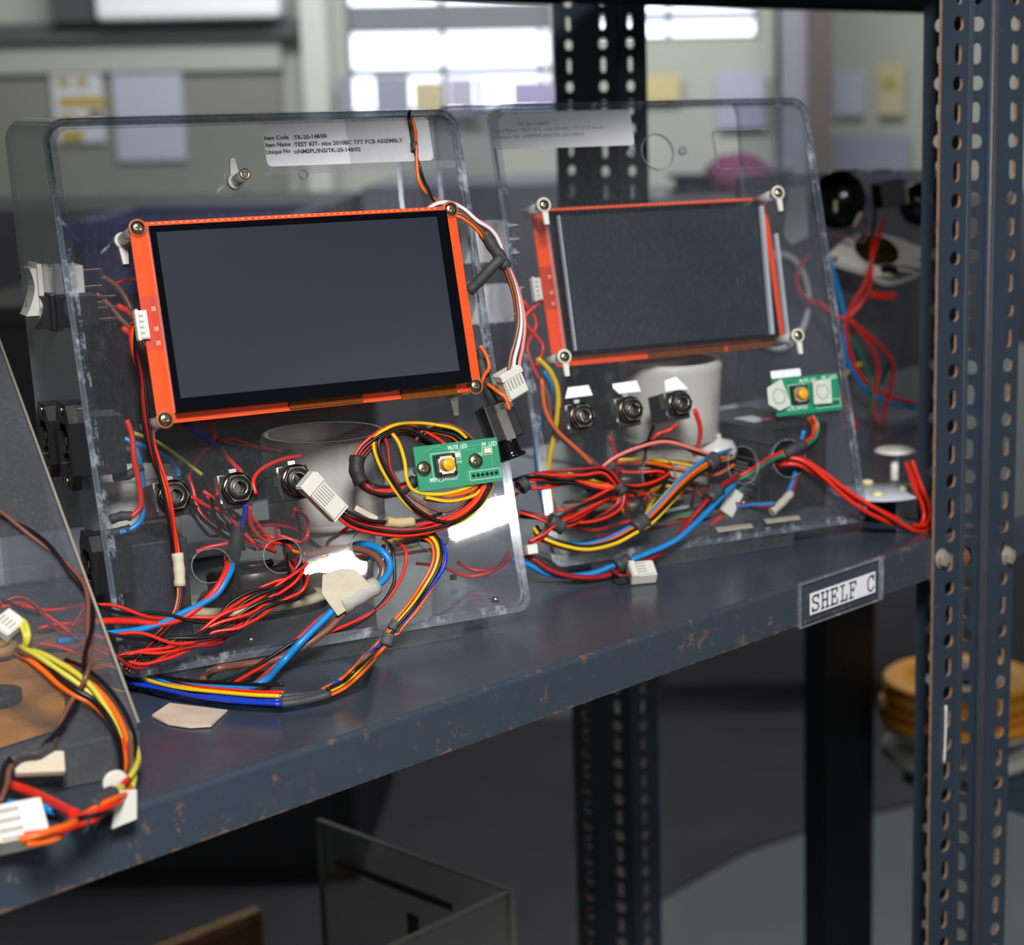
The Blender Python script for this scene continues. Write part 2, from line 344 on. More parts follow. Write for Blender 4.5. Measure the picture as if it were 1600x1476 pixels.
# wall with real window openings
IDY = frame_M((0, YB+.05, 0), (1, 0, 0), (0, 0, 1), (0, -1, 0))
wins = [(528, -170, 866, 172), (905, -160, 1186, 60)]
holes = []
for w in wins:
    a, b, c, e = rectY(*w, YB); holes.append(rrect(a, b, c, e, .001, 1))
o = MB(); o._mm(*plate(rrect(-4.7, 0, 4.7, 3, .001, 1), holes, .1, IDY)); tagS(obj('wall_back', o, [WALL, WALL], loc=(0, YB, 0)))
FRM = mat('grey_window_frame', (118, 122, 128), .5)
DAY = mat('frosted_pane_in_daylight', (236, 243, 255), .5, emit=2.0, var=0)
DAY2 = mat('frosted_pane_dimmer', (176, 182, 205), .5, emit=.55, var=0)
def window(i, w, cols, rows):
    a, b, c, e = rectY(*w, YB); fr = MB(); r = .03
    fr.box(((a+c)/2, YB+.05, b), (c-a, .09, r)); fr.box(((a+c)/2, YB+.05, e), (c-a, .09, r)); fr.box((a, YB+.05, (b+e)/2), (r, .09, e-b)); fr.box((c, YB+.05, (b+e)/2), (r, .09, e-b))
    for x in cols:
        p = rectY(x[0], 0, x[1], 10, YB); fr.box(((p[0]+p[2])/2, YB+.05, (b+e)/2), (p[2]-p[0], .06, e-b-.01))
    for y in rows:
        p = rectY(0, y[0], 10, y[1], YB); fr.box(((a+c)/2, YB+.05, (p[1]+p[3])/2), (c-a-.01, .05, p[3]-p[1]))
    W = tagS(obj('window_%d' % i, fr, FRM, loc=((a+c)/2, YB, b)))
    obj('pane', MB().box(((a+c)/2, YB+.075, (b+e)/2), (c-a-.02, .01, e-b-.02)), DAY, W)
window(1, wins[0], [(683, 692), (838, 844)], [(18, 62), (118, 130), (-70, -42)])
window(2, wins[1], [(1040, 1048)], [(38, 50), (-70, -42)])
# notices and dim panes behind them
def paper(x0, y0, x1, y1, Y, col, label, marks=(), name='wall_notice', cat='notice', group=None):
    p = boxY(name, x0, y0, x1, y1, Y-.04, .01, mat('paper_%d_%d_%d' % col, col, .7), label=label, cat=cat, group=group)
    for k, (a, b, c, d, mc) in enumerate(marks):
        boxY('printed_block', a, b, c, d, Y-.044, .004, mat('print_%d_%d_%d' % mc, mc, .7), p)
    return p
Yl = YB
paper(78, 112, 166, 222, Yl, (196, 198, 205), 'white wall chart with yellow blocks, behind the leftmost test kit top', [(90, 122, 108, 134, (168, 140, 60)), (120, 122, 136, 134, (168, 140, 60)), (92, 152, 166, 166, (180, 150, 60)), (94, 178, 122, 192, (170, 150, 80)), (138, 172, 160, 186, (132, 92, 60)), (96, 204, 130, 220, (176, 152, 60))])
paper(174, 116, 292, 250, Yl, (176, 178, 196), 'pale lavender notice beside the yellow marked wall chart')
paper(584, 120, 642, 182, Yl-.05, (150, 152, 172), 'grey blue sheet on the lower left panes of the window grid')
paper(526, 120, 552, 182, Yl-.05, (140, 144, 158), 'narrow grey sheet at the left end of the window grid')
paper(744, 122, 758, 182, Yl-.05, (150, 150, 172), 'thin grey sheet between the lilac and violet window sheets')
paper(700, 122, 742, 178, Yl-.05, (186, 178, 200), 'small lilac sheet below the window, next to the dark slotted post')
paper(645, 128, 690, 175, Yl-.05, (196, 182, 150), 'small tan sheet pinned under the window grid')
paper(800, 128, 866, 176, Yl-.05, (170, 160, 200), 'violet sheet under the window grid beside the rear post')
paper(1005, 118, 1062, 158, Yl, (206, 190, 140), 'yellowish note on the wall right of the rear slotted post')
paper(1118, 112, 1196, 200, Yl, (176, 178, 200), 'lavender sheet taped on the wall left of the grey column')
paper(1302, 112, 1350, 180, Yl, (184, 184, 206), 'lavender sheet on the wall right of the brown column')
paper(1302, 212, 1420, 290, Yl, (150, 154, 176), 'wide blue grey board low on the wall right of the brown column')
paper(1372, 100, 1412, 180, Yl, (196, 186, 150), 'pale sheet with ochre marks close to the tall right post', [(1378, 120, 1400, 140, (176, 156, 96))])
# wall ledges, pillar and columns
def ledge(x0, y0, x1, y1, Y, d, m, n): return tagS(boxY('trim_%d' % n, x0, y0, x1, y1, Y-d, d, m))
ledge(-160, 40, 482, 56, YB, .10, mat('dark_cable_tray', (84, 86, 88), .6), 1)
ledge(-160, 60, 440, 108, YB, .05, mat('pale_ledge', (170, 172, 166), .7), 2)
ledge(0-160, 110, 452, 330, YB, .02, WALLD, 3)
ledge(456, -200, 522, 330, YB, .16, mat('cream_pillar', (198, 199, 192), .8), 4)
ledge(1211, -300, 1222, 330, YB-.2, .05, mat('black_edge_strip', (20, 20, 22), .6), 5)
ledge(1223, -300, 1264, 330, YB-.2, .2, mat('lilac_grey_column', (138, 136, 148), .7), 6)
ledge(1265, -300, 1300, 330, YB-.3, .2, mat('brown_column', (92, 84, 84), .7), 7)
a, b, c, e = rectY(165, -60, 452, 30, YB)
t = thing('wall_air_unit', 'long white wall unit high above the notices at the top left', 'wall unit', ((a+c)/2, YB-.2, b))
obj('body', MB().box(((a+c)/2, YB-.10, (b+e)/2), (c-a, .2, e-b)), mat('air_unit_white', (236, 240, 250), .35), t, bev=.02)
obj('side_panel', MB().box((a-.09, YB-.08, (b+e)/2), (.16, .16, e-b)), mat('air_unit_side', (70, 72, 76), .5), t)
# dark cabinets in the middle distance
CABM = mat('dark_cabinet', (72, 70, 76), .55, var=.15, vscale=2)
def cab(x0, x1, ytop, Y, d, label, m=CABM):
    a, b, c, e = rectY(x0, ytop, x1, 1250, Y)
    t = thing('steel_cabinet', label, 'cabinet', ((a+c)/2, Y, 0), group=None)
    obj('body', MB().box(((a+c)/2, Y+d/2, e/2), (c-a, d, e)), m, t, bev=.004)
    n = 2
    for k in range(n):
        w = (c-a)/n; dr = obj('door', MB().box((a+w*(k+.5), Y-.006, e/2+.02), (w-.02, .014, e-.12)), m, t)
        obj('handle', MB().box((a+w*(k+.5)+(w*.36 if k == 0 else -w*.36), Y-.02, e*.6), (.015, .02, .12)), CHR, dr)
    return t
cab(-320, 560, 335, 3.75, .5, 'dark grey steel cabinet farthest left behind the racks', CABM)
cab(563, 1010, 292, 4.1, .5, 'dark steel cabinet standing behind the slotted rear post', mat('cabinet_grey', (112, 114, 122), .5, var=.2, vscale=2))
cab(1014, 1600, 310, 3.9, .5, 'dark cabinet behind the second test kit, under the pink bundle', mat('cabinet_brown_grey', (100, 96, 102), .5, var=.2, vscale=2))
def crate(x0, y0, x1, y1, Y, d, m, label, name='storage_crate', cat='crate'):
    a, b, c, e = rectY(x0, y0, x1, y1, Y); w = c-a; h = e-b
    t = thing(name, label, cat, ((a+c)/2, Y+d/2, b))
    s = MB(); cx = (a+c)/2
    s.box((cx, Y+.01, b+h/2), (w, .02, h)); s.box((cx, Y+d-.01, b+h/2), (w, .02, h)); s.box((a+.01, Y+d/2, b+h/2), (.02, d, h)); s.box((c-.01, Y+d/2, b+h/2), (.02, d, h)); s.box((cx, Y+d/2, b+.01), (w, d, .02))
    obj('body', s, m, t, bev=.004); obj('rim', MB().box((cx, Y-.008, e-.02), (w+.02, .02, .04)), m, t, bev=.003)
    return t
zt = hitY(100, 300, 3.75).z
def crateZ(x0, x1, h, Y, d, m, label, zb):
    a = hitY(x0, 300, Y).x; c = hitY(x1, 300, Y).x; w = c-a; cx = (a+c)/2
    t = thing('storage_crate', label, 'crate', (cx, Y+d/2, zb)); s = MB(); b = zb; e = zb+h
    s.box((cx, Y+.01, b+h/2), (w, .02, h)); s.box((cx, Y+d-.01, b+h/2), (w, .02, h)); s.box((a+.01, Y+d/2, b+h/2), (.02, d, h)); s.box((c-.01, Y+d/2, b+h/2), (.02, d, h)); s.box((cx, Y+d/2, b+.01), (w, d, .02))
    obj('body', s, m, t, bev=.004); obj('rim', MB().box((cx, Y-.008, e-.02), (w+.02, .02, .04)), m, t, bev=.003)
# navy crate and a low dark chest under it
bx0, _, bx1, bz = rectY(-60, 475, 520, 480, 3.1)
t = thing('tool_chest', 'low black tool chest in front of the left cabinet, carrying the navy crate', 'tool chest', ((bx0+bx1)/2, 3.3, 0))
obj('body', MB().box(((bx0+bx1)/2, 3.3, (bz-.03)/2), (bx1-bx0, .5, bz-.03)), mat('black_chest', (30, 30, 33), .5), t, bev=.004)
obj('lid', MB().box(((bx0+bx1)/2, 3.3, bz-.014), (bx1-bx0+.02, .52, .03)), mat('black_chest_lid', (40, 40, 44), .45), t, bev=.004)
for k in range(3): obj('drawer', MB().box(((bx0+bx1)/2, 3.045, .16+k*.27), (bx1-bx0-.08, .014, .24)), mat('black_chest_lid', (40, 40, 44), .45), t)
crateZ(105, 455, .135, 3.08, .36, mat('navy_plastic', (22, 34, 92), .5), 'navy blue crate seen blurred through the front test kit', bz)
obj('floor_shade_sheet', MB().prism([tuple(hitZ(x, y, .006))[:2] for x, y in ((-900, 1476), (1000, 1500), (1035, 1400), (1160, 1330), (1290, 1285), (1440, 1250), (1480, 1120))]+[(1.1, 3.9), (-2.2, 3.9)], .006), mat('shaded_floor_tone', (76, 74, 80), .6, var=.2, vscale=5), label='dark sheet painting the shaded floor in front of the cabinets', cat='shade sheet')  # dark sheet stands in for the unlit part of the floor
# pink bundle and dark rolls on the cabinet behind kit two
zc = hitY(1014, 310, 3.9).z; zc = rectY(1014, 310, 1600, 1250, 3.9)[3]
p = hitY(1150, 262, 4.15)
obj('cloth_bundle', MB().lathe([(.001, 0), (.06, .0), (.075, .02), (.07, .05), (.04, .075), (.001, .08)], Matrix.Translation((p.x, 4.12, zc+.001))), mat('pink_cloth', (150, 84, 122), .8, var=.2), label='pink cloth bundle on top of the dark cabinet', cat='cloth bundle')
for k, x in enumerate((1080, 1215)):
    p = hitY(x, 285, 4.0)
    obj('cable_reel', MB().lathe([(.05, 0), (.05, .008), (.035, .009), (.035, .032), (.05, .033), (.05, .041)], Matrix.Translation((p.x, 4.05+.1*k, zc+.001))), mat('dark_reel', (44, 46, 62), .5), label=('dark blue reel on the cabinet, left of the pink bundle', 'dark blue reel on the cabinet, right of the pink bundle')[k], cat='reel')
# ================================================================== the racks
S_ = Vector((.6741, .7386, 0)); N_ = Vector((.7386, -.6741, 0))
NF = -.682; DEP = .47
def Q(s, n, z): return S_*s + N_*n + Vector((0, 0, z))
MS = frame_M((0, 0, 0), S_, N_, (0, 0, 1))      # local (s, n, z)
def shelf_tray(root, s0, s1, nf, dep, z, m, name='shelf'):
    b = MB(); r = .003; prof = [(nf-.012, z-.027), (nf, z-.027), (nf, z-r)]
    prof += [(nf-r+r*math.cos(a), z-r+r*math.sin(a)) for a in (math.pi/8, math.pi/4, 3*math.pi/8)]
    prof += [(nf-r, z), (nf-dep+r, z), (nf-dep, z-r), (nf-dep, z-.027), (nf-dep+.012, z-.027)]
    t = .0012; inner = []
    for i, (n, zz) in enumerate(prof): pass
    inn = [(nf-.012, z-.027+t), (nf-t, z-.027+t), (nf-t, z-t), (nf-dep+t, z-t), (nf-dep+t, z-.027+t), (nf-dep+.012, z-.027+t)]
    poly = prof+inn[::-1]; k = len(poly)
    vs = [Q(s0, n, zz) for n, zz in poly]+[Q(s1, n, zz) for n, zz in poly]
    b.add(vs, [(i, (i+1) % k, k+(i+1) % k, k+i) for i in range(k)])
    for s in (s0+.0006, s1-.0006): b.box((s, nf-dep/2, z-.0135), (.0012, dep-.004, .026), MS)
    return obj(name, b, m, root)
PW = .038; TH = .002
def slotted(root, M, width, colx, z0, z1, zph, pitch, name='post_flange', m=None, side=RUST):
    """flat flange: local x across, local y up, with a column of alternating slots at colx"""
    holes = []; k0 = int((z0+.012-zph)/pitch)-1; k = k0
    while zph+k*pitch < z1-.015:
        z = zph+k*pitch; k += 1
        if z < z0+.012: continue
        if (k-1) % 2 == 0: holes.append(rrect(colx-.0058, z-.0046, colx+.0058, z+.0046, .0042, 4))
        else: holes.append(rrect(colx-.0038, z-.0068, colx+.0038, z+.0068, .0036, 4))
    b = MB(); b._mm(*plate([(0, z0), (width, z0), (width, z1), (0, z1)], holes, TH, M)); return b
rack = thing('slotted_angle_rack', 'blue-grey slotted angle rack carrying the shelf marked SHELF C', 'shelving rack', (Q(.6, NF-DEP/2, 0)))
LIP2 = steel('blue_grey_shelf_steel_worn', (60, 69, 82), .85, .785, .19, 95, edge=[(NF-.001, .006, .235), (SH-.0274, .006, .30)])
shelfC = shelf_tray(rack, .12, 1.073, NF, DEP, SH-.0004, LIP2)
shelf_tray(rack, .12, 1.16, NF, DEP, SH+.398, STEEL)
shelf_tray(rack, .12, 1.073, NF, DEP, .50, STEEL)
# right front post pair
sP = 1.0775
pz = hitP(1517, 130, Q(sP, NF, 0), S_).z; pz2 = hitP(1517, 38, Q(sP, NF, 0), S_).z
pitch = (pz2-pz)/2
def post(root, s, n, ds, dn, z0, z1, cs, cn, zph, name='post', ws=PW, wn=PW):
    """angle post with its corner at (s, n); ds, dn = -1/1 the way the two flanges run"""
    X = S_*ds; M = frame_M(Q(s, n, 0)+N_*dn*TH/2, X, (0, 0, 1), X.cross(Vector((0, 0, 1)))); b = slotted(None, M, ws, cs, z0, z1, zph, pitch)
    X = N_*dn; M = frame_M(Q(s, n, 0)+S_*ds*TH/2, X, (0, 0, 1), X.cross(Vector((0, 0, 1)))); c = slotted(None, M, wn, cn, z0, z1, zph, pitch)
    b._mm(c.v, c.f, c.m); r = TH
    b.tube([Q(s, n, z0)+S_*ds*.0034+N_*dn*.0034, Q(s, n, z1)+S_*ds*.0034+N_*dn*.0034], .0042, 18, 0, res=1)
    return obj(name, b, [POST, RUST], root)
ra = post(rack, 1.0755, NF+TH, -1, -1, .0, 2.0, .0185, .0245, pz)
rack2 = thing('slotted_angle_rack', 'neighbouring blue-grey slotted rack whose rusty post stands at the right edge', 'shelving rack', Q(1.5, NF-DEP/2, 0))
NF2 = hitP(1546, 500, Q(sP, NF, 0), S_).dot(N_)
post(rack2, sP, NF2, 1, -1, .0, 2.0, .0245, .0145, pz)
shelf_tray(rack2, sP+.003, 2.6, NF2-.003, DEP, SH-.0004, LIP2); shelf_tray(rack2, 1.68, 2.6, NF2-.003, DEP, .60, STEEL); shelf_tray(rack2, sP+.1, 2.6, NF2-.003, DEP, SH+.398, STEEL)
post(rack2, 2.6, NF2, -1, -1, 0, 2.0, .0185, .0245, pz)
# rear posts
nR = NF-DEP-.004
sR = hitP(966, 100, Q(0, nR, 0), N_).dot(S_)
zr = hitP(948, 125-32, Q(sR, nR, 0), N_).z; 
zr = hitP(948, 135, Q(sR, nR-.02, 0), S_).z
post(rack2, sR, nR, 1, -1, 0, 2.0, .017, .019, zr, wn=.040)
post(rack, sR, nR-.080, 1, 1, 0, 2.0, .0185, .019, zr, wn=.040)
post(rack, .12, NF-DEP, 1, 1, 0, 2.0, .0185, .019, zr)
post(rack, .12, NF+TH, 1, -1, 0, 2.0, .0185, .019, zr)
# dark flat post under the shelf
a = hitP(1275, 1100, Q(0, NF-DEP-.05, 0), N_); c = hitP(1348, 1100, Q(0, NF-DEP-.05, 0), N_)
sm = (a+c)/2
obj('steel_stanchion', MB().box((sm.dot(S_), NF-DEP-.05, .511), ((c-a).length, .03, 1.022), MS), mat('near_black_steel', (14, 17, 24), .7), label='plain near-black flat stanchion below the SHELF C label', cat='stanchion')
# bolts
def bolt(root, p, axis, m, name='bolt'):
    z = axis.normalized(); x = z.orthogonal().normalized(); M = frame_M(p, x, z.cross(x), z)
    b = MB(); b.lathe([(.0068, 0), (.0068, .0007)], M, 18); b.prism(circ(0, 0, .0056, 6), .0036, M, z0=.0007); b.lathe([(.0045, .0043), (.001, .0047)], M, 12); return obj(name, b, m, root, bev=.0003)
OLDB = mat('weathered_zinc', (196, 186, 172), .55, .6, var=.25, vscale=300); RSTB = mat('rusty_bolt_head', (142, 88, 62), .75, .2, var=.3, vscale=300)
bolt(rack, hitP(1470, 872, Q(0, NF+TH, 0), N_), N_, OLDB); bolt(rack2, hitP(1502, 868, Q(sP, 0, 0), S_), -S_, RSTB); bolt(rack2, hitP(1573, 868, Q(0, NF2, 0), N_), N_, OLDB)
# white scratch-like adhesive strip on post
obj('adhesive_strip', MB().tube([hitP(1478, 1102, Q(0, NF+TH+.0008, 0), N_), hitP(1477, 1150, Q(0, NF+TH+.0008, 0), N_), hitP(1475, 1192, Q(0, NF+TH+.0008, 0), N_)], .0009, 6), WHT, rack, label='thin white strip stuck on the post')
# shelf label in clear holder
A = hitP(1248, 914, Q(0, NF+.0008, 0), N_); B = hitP(1378, 877, Q(0, NF+.0008, 0), N_); 
s0 = A.dot(S_); s1 = B.dot(S_)
LM = frame_M(Q(s0, NF+.0006, SH-.029), S_, (0, 0, 1), N_); LW = s1-s0; LH = .0285
hold = thing('shelf_label_holder', 'clear plastic holder with a white SHELF C strip on the shelf lip', 'shelf label', Q(s0, NF, SH-.029))
m_ = MB(); m_._mm(*plate(rrect(0, 0, LW, LH, .0008, 2), [], .0014, LM)); obj('clear_sleeve', m_, [ACR, ACE], hold)
b = MB(); e = .0009
for (x0, y0, x1, y1) in ((0, 0, LW, e), (0, LH-e, LW, LH), (0, 0, e, LH), (LW-e*5, 0, LW, LH)): b.box(((x0+x1)/2, (y0+y1)/2, .0012), (x1-x0, y1-y0, .0009), LM)
obj('sleeve_rim', b, ACE, hold)
kx0 = hitP(1266, 920, Q(0, NF+.002, 0), N_).dot(S_)-s0; kx1 = hitP(1368, 890, Q(0, NF+.002, 0), N_).dot(S_)-s0
py0, py1 = .0065, .0205
obj('paper_strip', MB().box(((kx0+kx1)/2, (py0+py1)/2, .0012), (kx1-kx0, py1-py0, .0003), LM), PAP, hold)
def seg(b, M, x0, y0, x1, y1, w, z=.0015, t=.00015):
    d = Vector((x1-x0, y1-y0, 0)); L = d.length; d.normalize(); n = Vector((-d.y, d.x, 0))
    vs = [Vector((x0, y0, z))-d*w/2+n*w/2, Vector((x0, y0, z))-d*w/2-n*w/2, Vector((x1, y1, z))+d*w/2-n*w/2, Vector((x1, y1, z))+d*w/2+n*w/2]
    b.add([M @ v for v in vs]+[M @ (v+Vector((0, 0, t))) for v in vs], [(4, 5, 6, 7), (0, 3, 2, 1), (0, 1, 5, 4), (1, 2, 6, 5), (2, 3, 7, 6), (3, 0, 4, 7)])
GL = {'S': [(.85, .78, .85, 1), (.85, .85, .7, .97), (.7, .97, .3, .97), (.3, .97, .12, .82), (.12, .82, .2, .62), (.2, .62, .78, .42), (.78, .42, .9, .2), (.9, .2, .7, .03), (.7, .03, .3, .03), (.3, .03, .13, .18), (.13, 0, .13, .24)],
      'H': [(.2, 0, .2, 1), (.8, 0, .8, 1), (.2, .5, .8, .5), (.05, 0, .36, 0), (.64, 0, .95, 0), (.05, 1, .36, 1), (.64, 1, .95, 1)],
      'E': [(.22, 0, .22, 1), (.08, 0, .88, 0), (.08, 1, .85, 1), (.22, .52, .6, .52), (.88, 0, .88, .25), (.85, 1, .85, .78), (.6, .4, .6, .64)],
      'L': [(.35, 0, .35, 1), (.12, 0, .9, 0), (.12, 1, .6, 1), (.9, 0, .9, .3)],
      'F': [(.25, 0, .25, 1), (.08, 0, .55, 0), (.08, 1, .9, 1), (.9, 1, .9, .76), (.25, .52, .62, .52), (.62, .4, .62, .64)],
      'C': [(.88, 1, .88, .72), (.88, .8, .68, .98), (.68, .98, .38, .98), (.38, .98, .14, .75), (.14, .75, .14, .25), (.14, .25, .38, .02), (.38, .02, .68, .02), (.68, .02, .9, .2)]}
b = MB(); cw = (kx1-kx0-.001)/7
for i, ch in enumerate('SHELF C'):
    for (x0, y0, x1, y1) in GL.get(ch, []):
        seg(b, LM, kx0+.0005+cw*(i+.08+.84*x0), py0+.002+(py1-py0-.004)*y0, kx0+.0005+cw*(i+.08+.84*x1), py0+.002+(py1-py0-.004)*y1, .0011)
obj('lettering', b, INK, hold)
# ================================================================== test kits
TILT = .26118
class Kit:
    def __init__(k, C, az, off, W, H, shift):
        k.a = Vector((math.sin(az), math.cos(az), 0)); k.b = Vector((-math.cos(az), math.sin(az), 0)); k.Z = Vector((0, 0, 1))
        k.u = math.cos(TILT)*k.Z + math.sin(TILT)*k.b; k.n = k.a.cross(k.u)
        P = Vector(C)+Vector((0, 0, CAMZ))-k.n*off+k.a*shift
        t = (SH+.0098-P.z)/k.u.z; k.O = P+k.u*t      # panel bottom centre
        k.W = W; k.H = H; k.M = frame_M(k.O-k.Z*.0098, k.a, k.b, k.Z)
        k.PM = frame_M(k.O, k.a, k.u, k.n)              # panel frame: x right, y up the slope, z out
    def px(k, x, y, off=0): return hitP(x, y, k.O+k.n*off*.001, k.n)
    def au(k, x, y, off=0):
        d = k.px(x, y, off)-k.O; return d.dot(k.a), d.dot(k.u)
    def F(k, x, y, off=0): return frame_M(k.px(x, y, off), k.a, k.u, k.n)
    def L(k, x, y, z): return k.M @ Vector((x, y, z))
    def hx(k, x, y, lx): return hitP(x, y, k.L(lx, 0, 0), k.a)     # on a side plane
    def hb(k, x, y, ly): return hitP(x, y, k.L(0, ly, 0), k.b)     # on an upright plane ly behind the foot of the panel
K1 = Kit((-.169838, .980800, -.107699), 1.0429353, .040, .2350, .2910, .0008)
K2 = Kit((.0174946, 1.2489478, -.1253884), 1.0707967, -.027, .240, .2925, -.003)
def loft_shell(k, th=.003):
    """bent acrylic wall: a rounded ring swept from the sloping front to the upright back"""
    W, zt = k.W, k.H*math.cos(TILT); out = rrect(-W/2, 0, W/2, 1, 0, 1)
    def ring(ins):
        pts = []; rr = .013-ins
        for (sx, cz, a0) in ((1, 0, -90), (1, 1, 0), (-1, 1, 90), (-1, 0, 180)):
            r = rr if cz else .007-ins+.001
            ccx = sx*(W/2-ins-r); ccz = (zt-ins-r) if cz else ins+r
            for i in range(7):
                a = math.radians(a0+90*i/6); pts.append((ccx+r*math.cos(a), ccz+r*math.sin(a)))
        return pts
    b = MB(); n = 28; A = ring(0); B = ring(th)
    def P(x, z, back):
        h = z/zt; y0 = z*math.tan(TILT)-.0; y1 = .131+(.1645-.131)*h
        return k.L(x, y1 if back else y0+.0001, z+.0098)
    vs = [P(x, z, 0) for x, z in A]+[P(x, z, 1) for x, z in A]+[P(x, z, 0) for x, z in B]+[P(x, z, 1) for x, z in B]
    fo = [(i, n+i, n+(i+1) % n, (i+1) % n) for i in range(n)]; fi = [(2*n+i, 2*n+(i+1) % n, 3*n+(i+1) % n, 3*n+i) for i in range(n)]
    bk = [(n+i, 3*n+i, 3*n+(i+1) % n, n+(i+1) % n) for i in range(n)]; ft = [(i, (i+1) % n, 2*n+(i+1) % n, 2*n+i) for i in range(n)]
    b.add(vs, fo+fi, 0, False); o = len(b.v)-len(vs)
    b.f += [tuple(i+o for i in f) for f in bk+ft]; b.m += [1]*(2*n); b.sm += [False]*(2*n)
    return b
def kit_body(k, name, label, holes, group):
    t = thing(name, label, 'electronic test kit', M=k.M, group=group)
    h = k.H
    b = MB(); b._mm(*plate(rrect(-k.W/2, 0, k.W/2, h, [.008, .012, .012, .008]), holes, .003, k.PM @ Matrix.Translation((0, 0, -.0015))))
    obj('front_panel', b, [ACR, ACE], t)
    obj('side_wall', loft_shell(k), [ACS, ACE], t, label='bent clear acrylic wall round the box')
    # glue line where panel meets wall
    e = MB(); ring = rrect(-k.W/2+.003, .003, k.W/2-.003, h-.003, .009); e.tube([k.PM @ Vector((x, y, -.0033)) for x, y in ring+ring[:1]], .0007, 5, res=1)
    obj('glue_seam', e, ACE, t)
    g = MB(); i0 = .0004; ou = rrect(-k.W/2+i0, i0, k.W/2-i0, h-i0, [.0076, .0116, .0116, .0076]); inn = rrect(-k.W/2+.0062, .0055, k.W/2-.0062, h-.0062, .0075)
    g._mm(*plate(ou, [inn], .0002, k.PM @ Matrix.Translation((0, 0, .0003)), side=0)); obj('glue_band', g, ACG, t, label='sparkling band of frosted glue round the panel')
    for sx in (-.094, .094):
        obj('foot', MB().prism([(0, 0), (.075, 0), (.085, .0095), (0, .0095)], .0035, frame_M(k.L(sx-.00175, .012, 0), k.b, k.Z, k.a)), [ACF], t)
    return t
def bar_foot(k, t, x0, x1, y):
    obj('foot', MB().box(((x0+x1)/2, y, .0049), (x1-x0, .003, .0093), k.M), ACF, t, label='clear acrylic bar under the box')
def quad_au(k, pts, off):
    A = [k.au(x, y, off) for x, y in pts]     # TL TR BR BL
    x0 = (A[0][0]+A[3][0])/2; x1 = (A[1][0]+A[2][0])/2; y1 = (A[0][1]+A[1][1])/2; y0 = (A[2][1]+A[3][1])/2
    return x0, y0, x1, y1
def pbox(k, r, z0, z1, mi=0, mb=None, ins=0):
    b = mb or MB(); x0, y0, x1, y1 = r
    return b.box(((x0+x1)/2, (y0+y1)/2, (z0+z1)/2*.001), (x1-x0-ins, y1-y0-ins, (z1-z0)*.001), k.PM, mi)
def screw(k, parent, x, y, off, r=.0036, name='screw', m=None):
    M = k.F(x, y, off); b = MB(); b.lathe([(r, 0), (r, .0006), (r*.86, .0014), (r*.45, .0019), (.0001, .002)], M, 20)
    b.box((0, 0, .00195), (r*1.05, r*.26, .0004), M, 1); b.box((0, 0, .00196), (r*.26, r*1.05, .0004), M, 1)
    return obj(name, b, [m or BRS, mat('cross_slot_shade', (60, 52, 40), .6)], parent, label='zinc cross-head screw')
def standoff(k, t, x, y, zb, zt, xoff, tab=-1, r=.0031, m=None, clip=True, screw_z=None):
    """pillar under pixel (x, y) read at height xoff, running from zb to zt mm off the panel"""
    a, u = k.au(x, y, xoff); P = lambda z: k.PM @ Vector((a, u, z*.001))
    o = obj('standoff', MB().cyl(P(zb), P(zt), r, n=20), m or ALU, t, label='round metal standoff pillar')
    if clip:
        M = k.PM @ Matrix.Translation((a, u, (zb+2.2)*.001))
        b = MB(); b.lathe([(r+.0012, -.0022), (r+.0012, .0006), (r+.0004, .0012), (r, .0012)], M, 20)
        b.prism([(-r*.9, 0), (r*.9, 0), (r*.45, tab*.0125), (-r*.45, tab*.0125)][::1 if tab > 0 else -1], .0022, M, z0=-.0018)
        obj('cable_clip', b, NYL, o, label='white nylon clip tab')
    return o
def jack(k, t, x, y, L=.024):
    M = k.F(x, y, 0); b = MB()
    b.lathe([(.0088, 0), (.0088, .0006), (.0062, .0007)], M, 28)
    o = obj('audio_jack', MB().box((-.0, -.001, -.003-L/2), (.0165, .0180, L), M), BLK, t, bev=.0006, label='black jack socket body with a nickel collar')
    obj('washer', b, DKM, o)
    obj('jack_plate', MB().box((-.0030, .0006, -.0036), (.0122, .0150, .0008), M).box((-.0088, .003, -.0065), (.0006, .010, .006), M).box((0, .0098, -.005), (.004, .0022, .002), M), CHR, o)
    nb = MB(); ou = circ(0, 0, .0079, 6); nb._mm(*plate(ou, [circ(0, 0, .0064, 24)], .0028, M @ Matrix.Translation((0, 0, .0021)), side=0)); obj('hex_nut', nb, DKM, o, bev=.0004)
    obj('barrel', MB().lathe([(.0064, -.003), (.0064, .0042), (.0060, .0048), (.0040, .0050), (.0034, .0050), (.0034, -.018), (0.0001, -.018)], M, 28, caps=False), [BLKG if False else BLK], o)
    obj('bush_ring', MB().lathe([(.0040, .0048), (.0040, .0055), (.0037, .0057), (.00345, .0054), (.0035, .0049)], M, 28, caps=False), CHR, o)
    return o
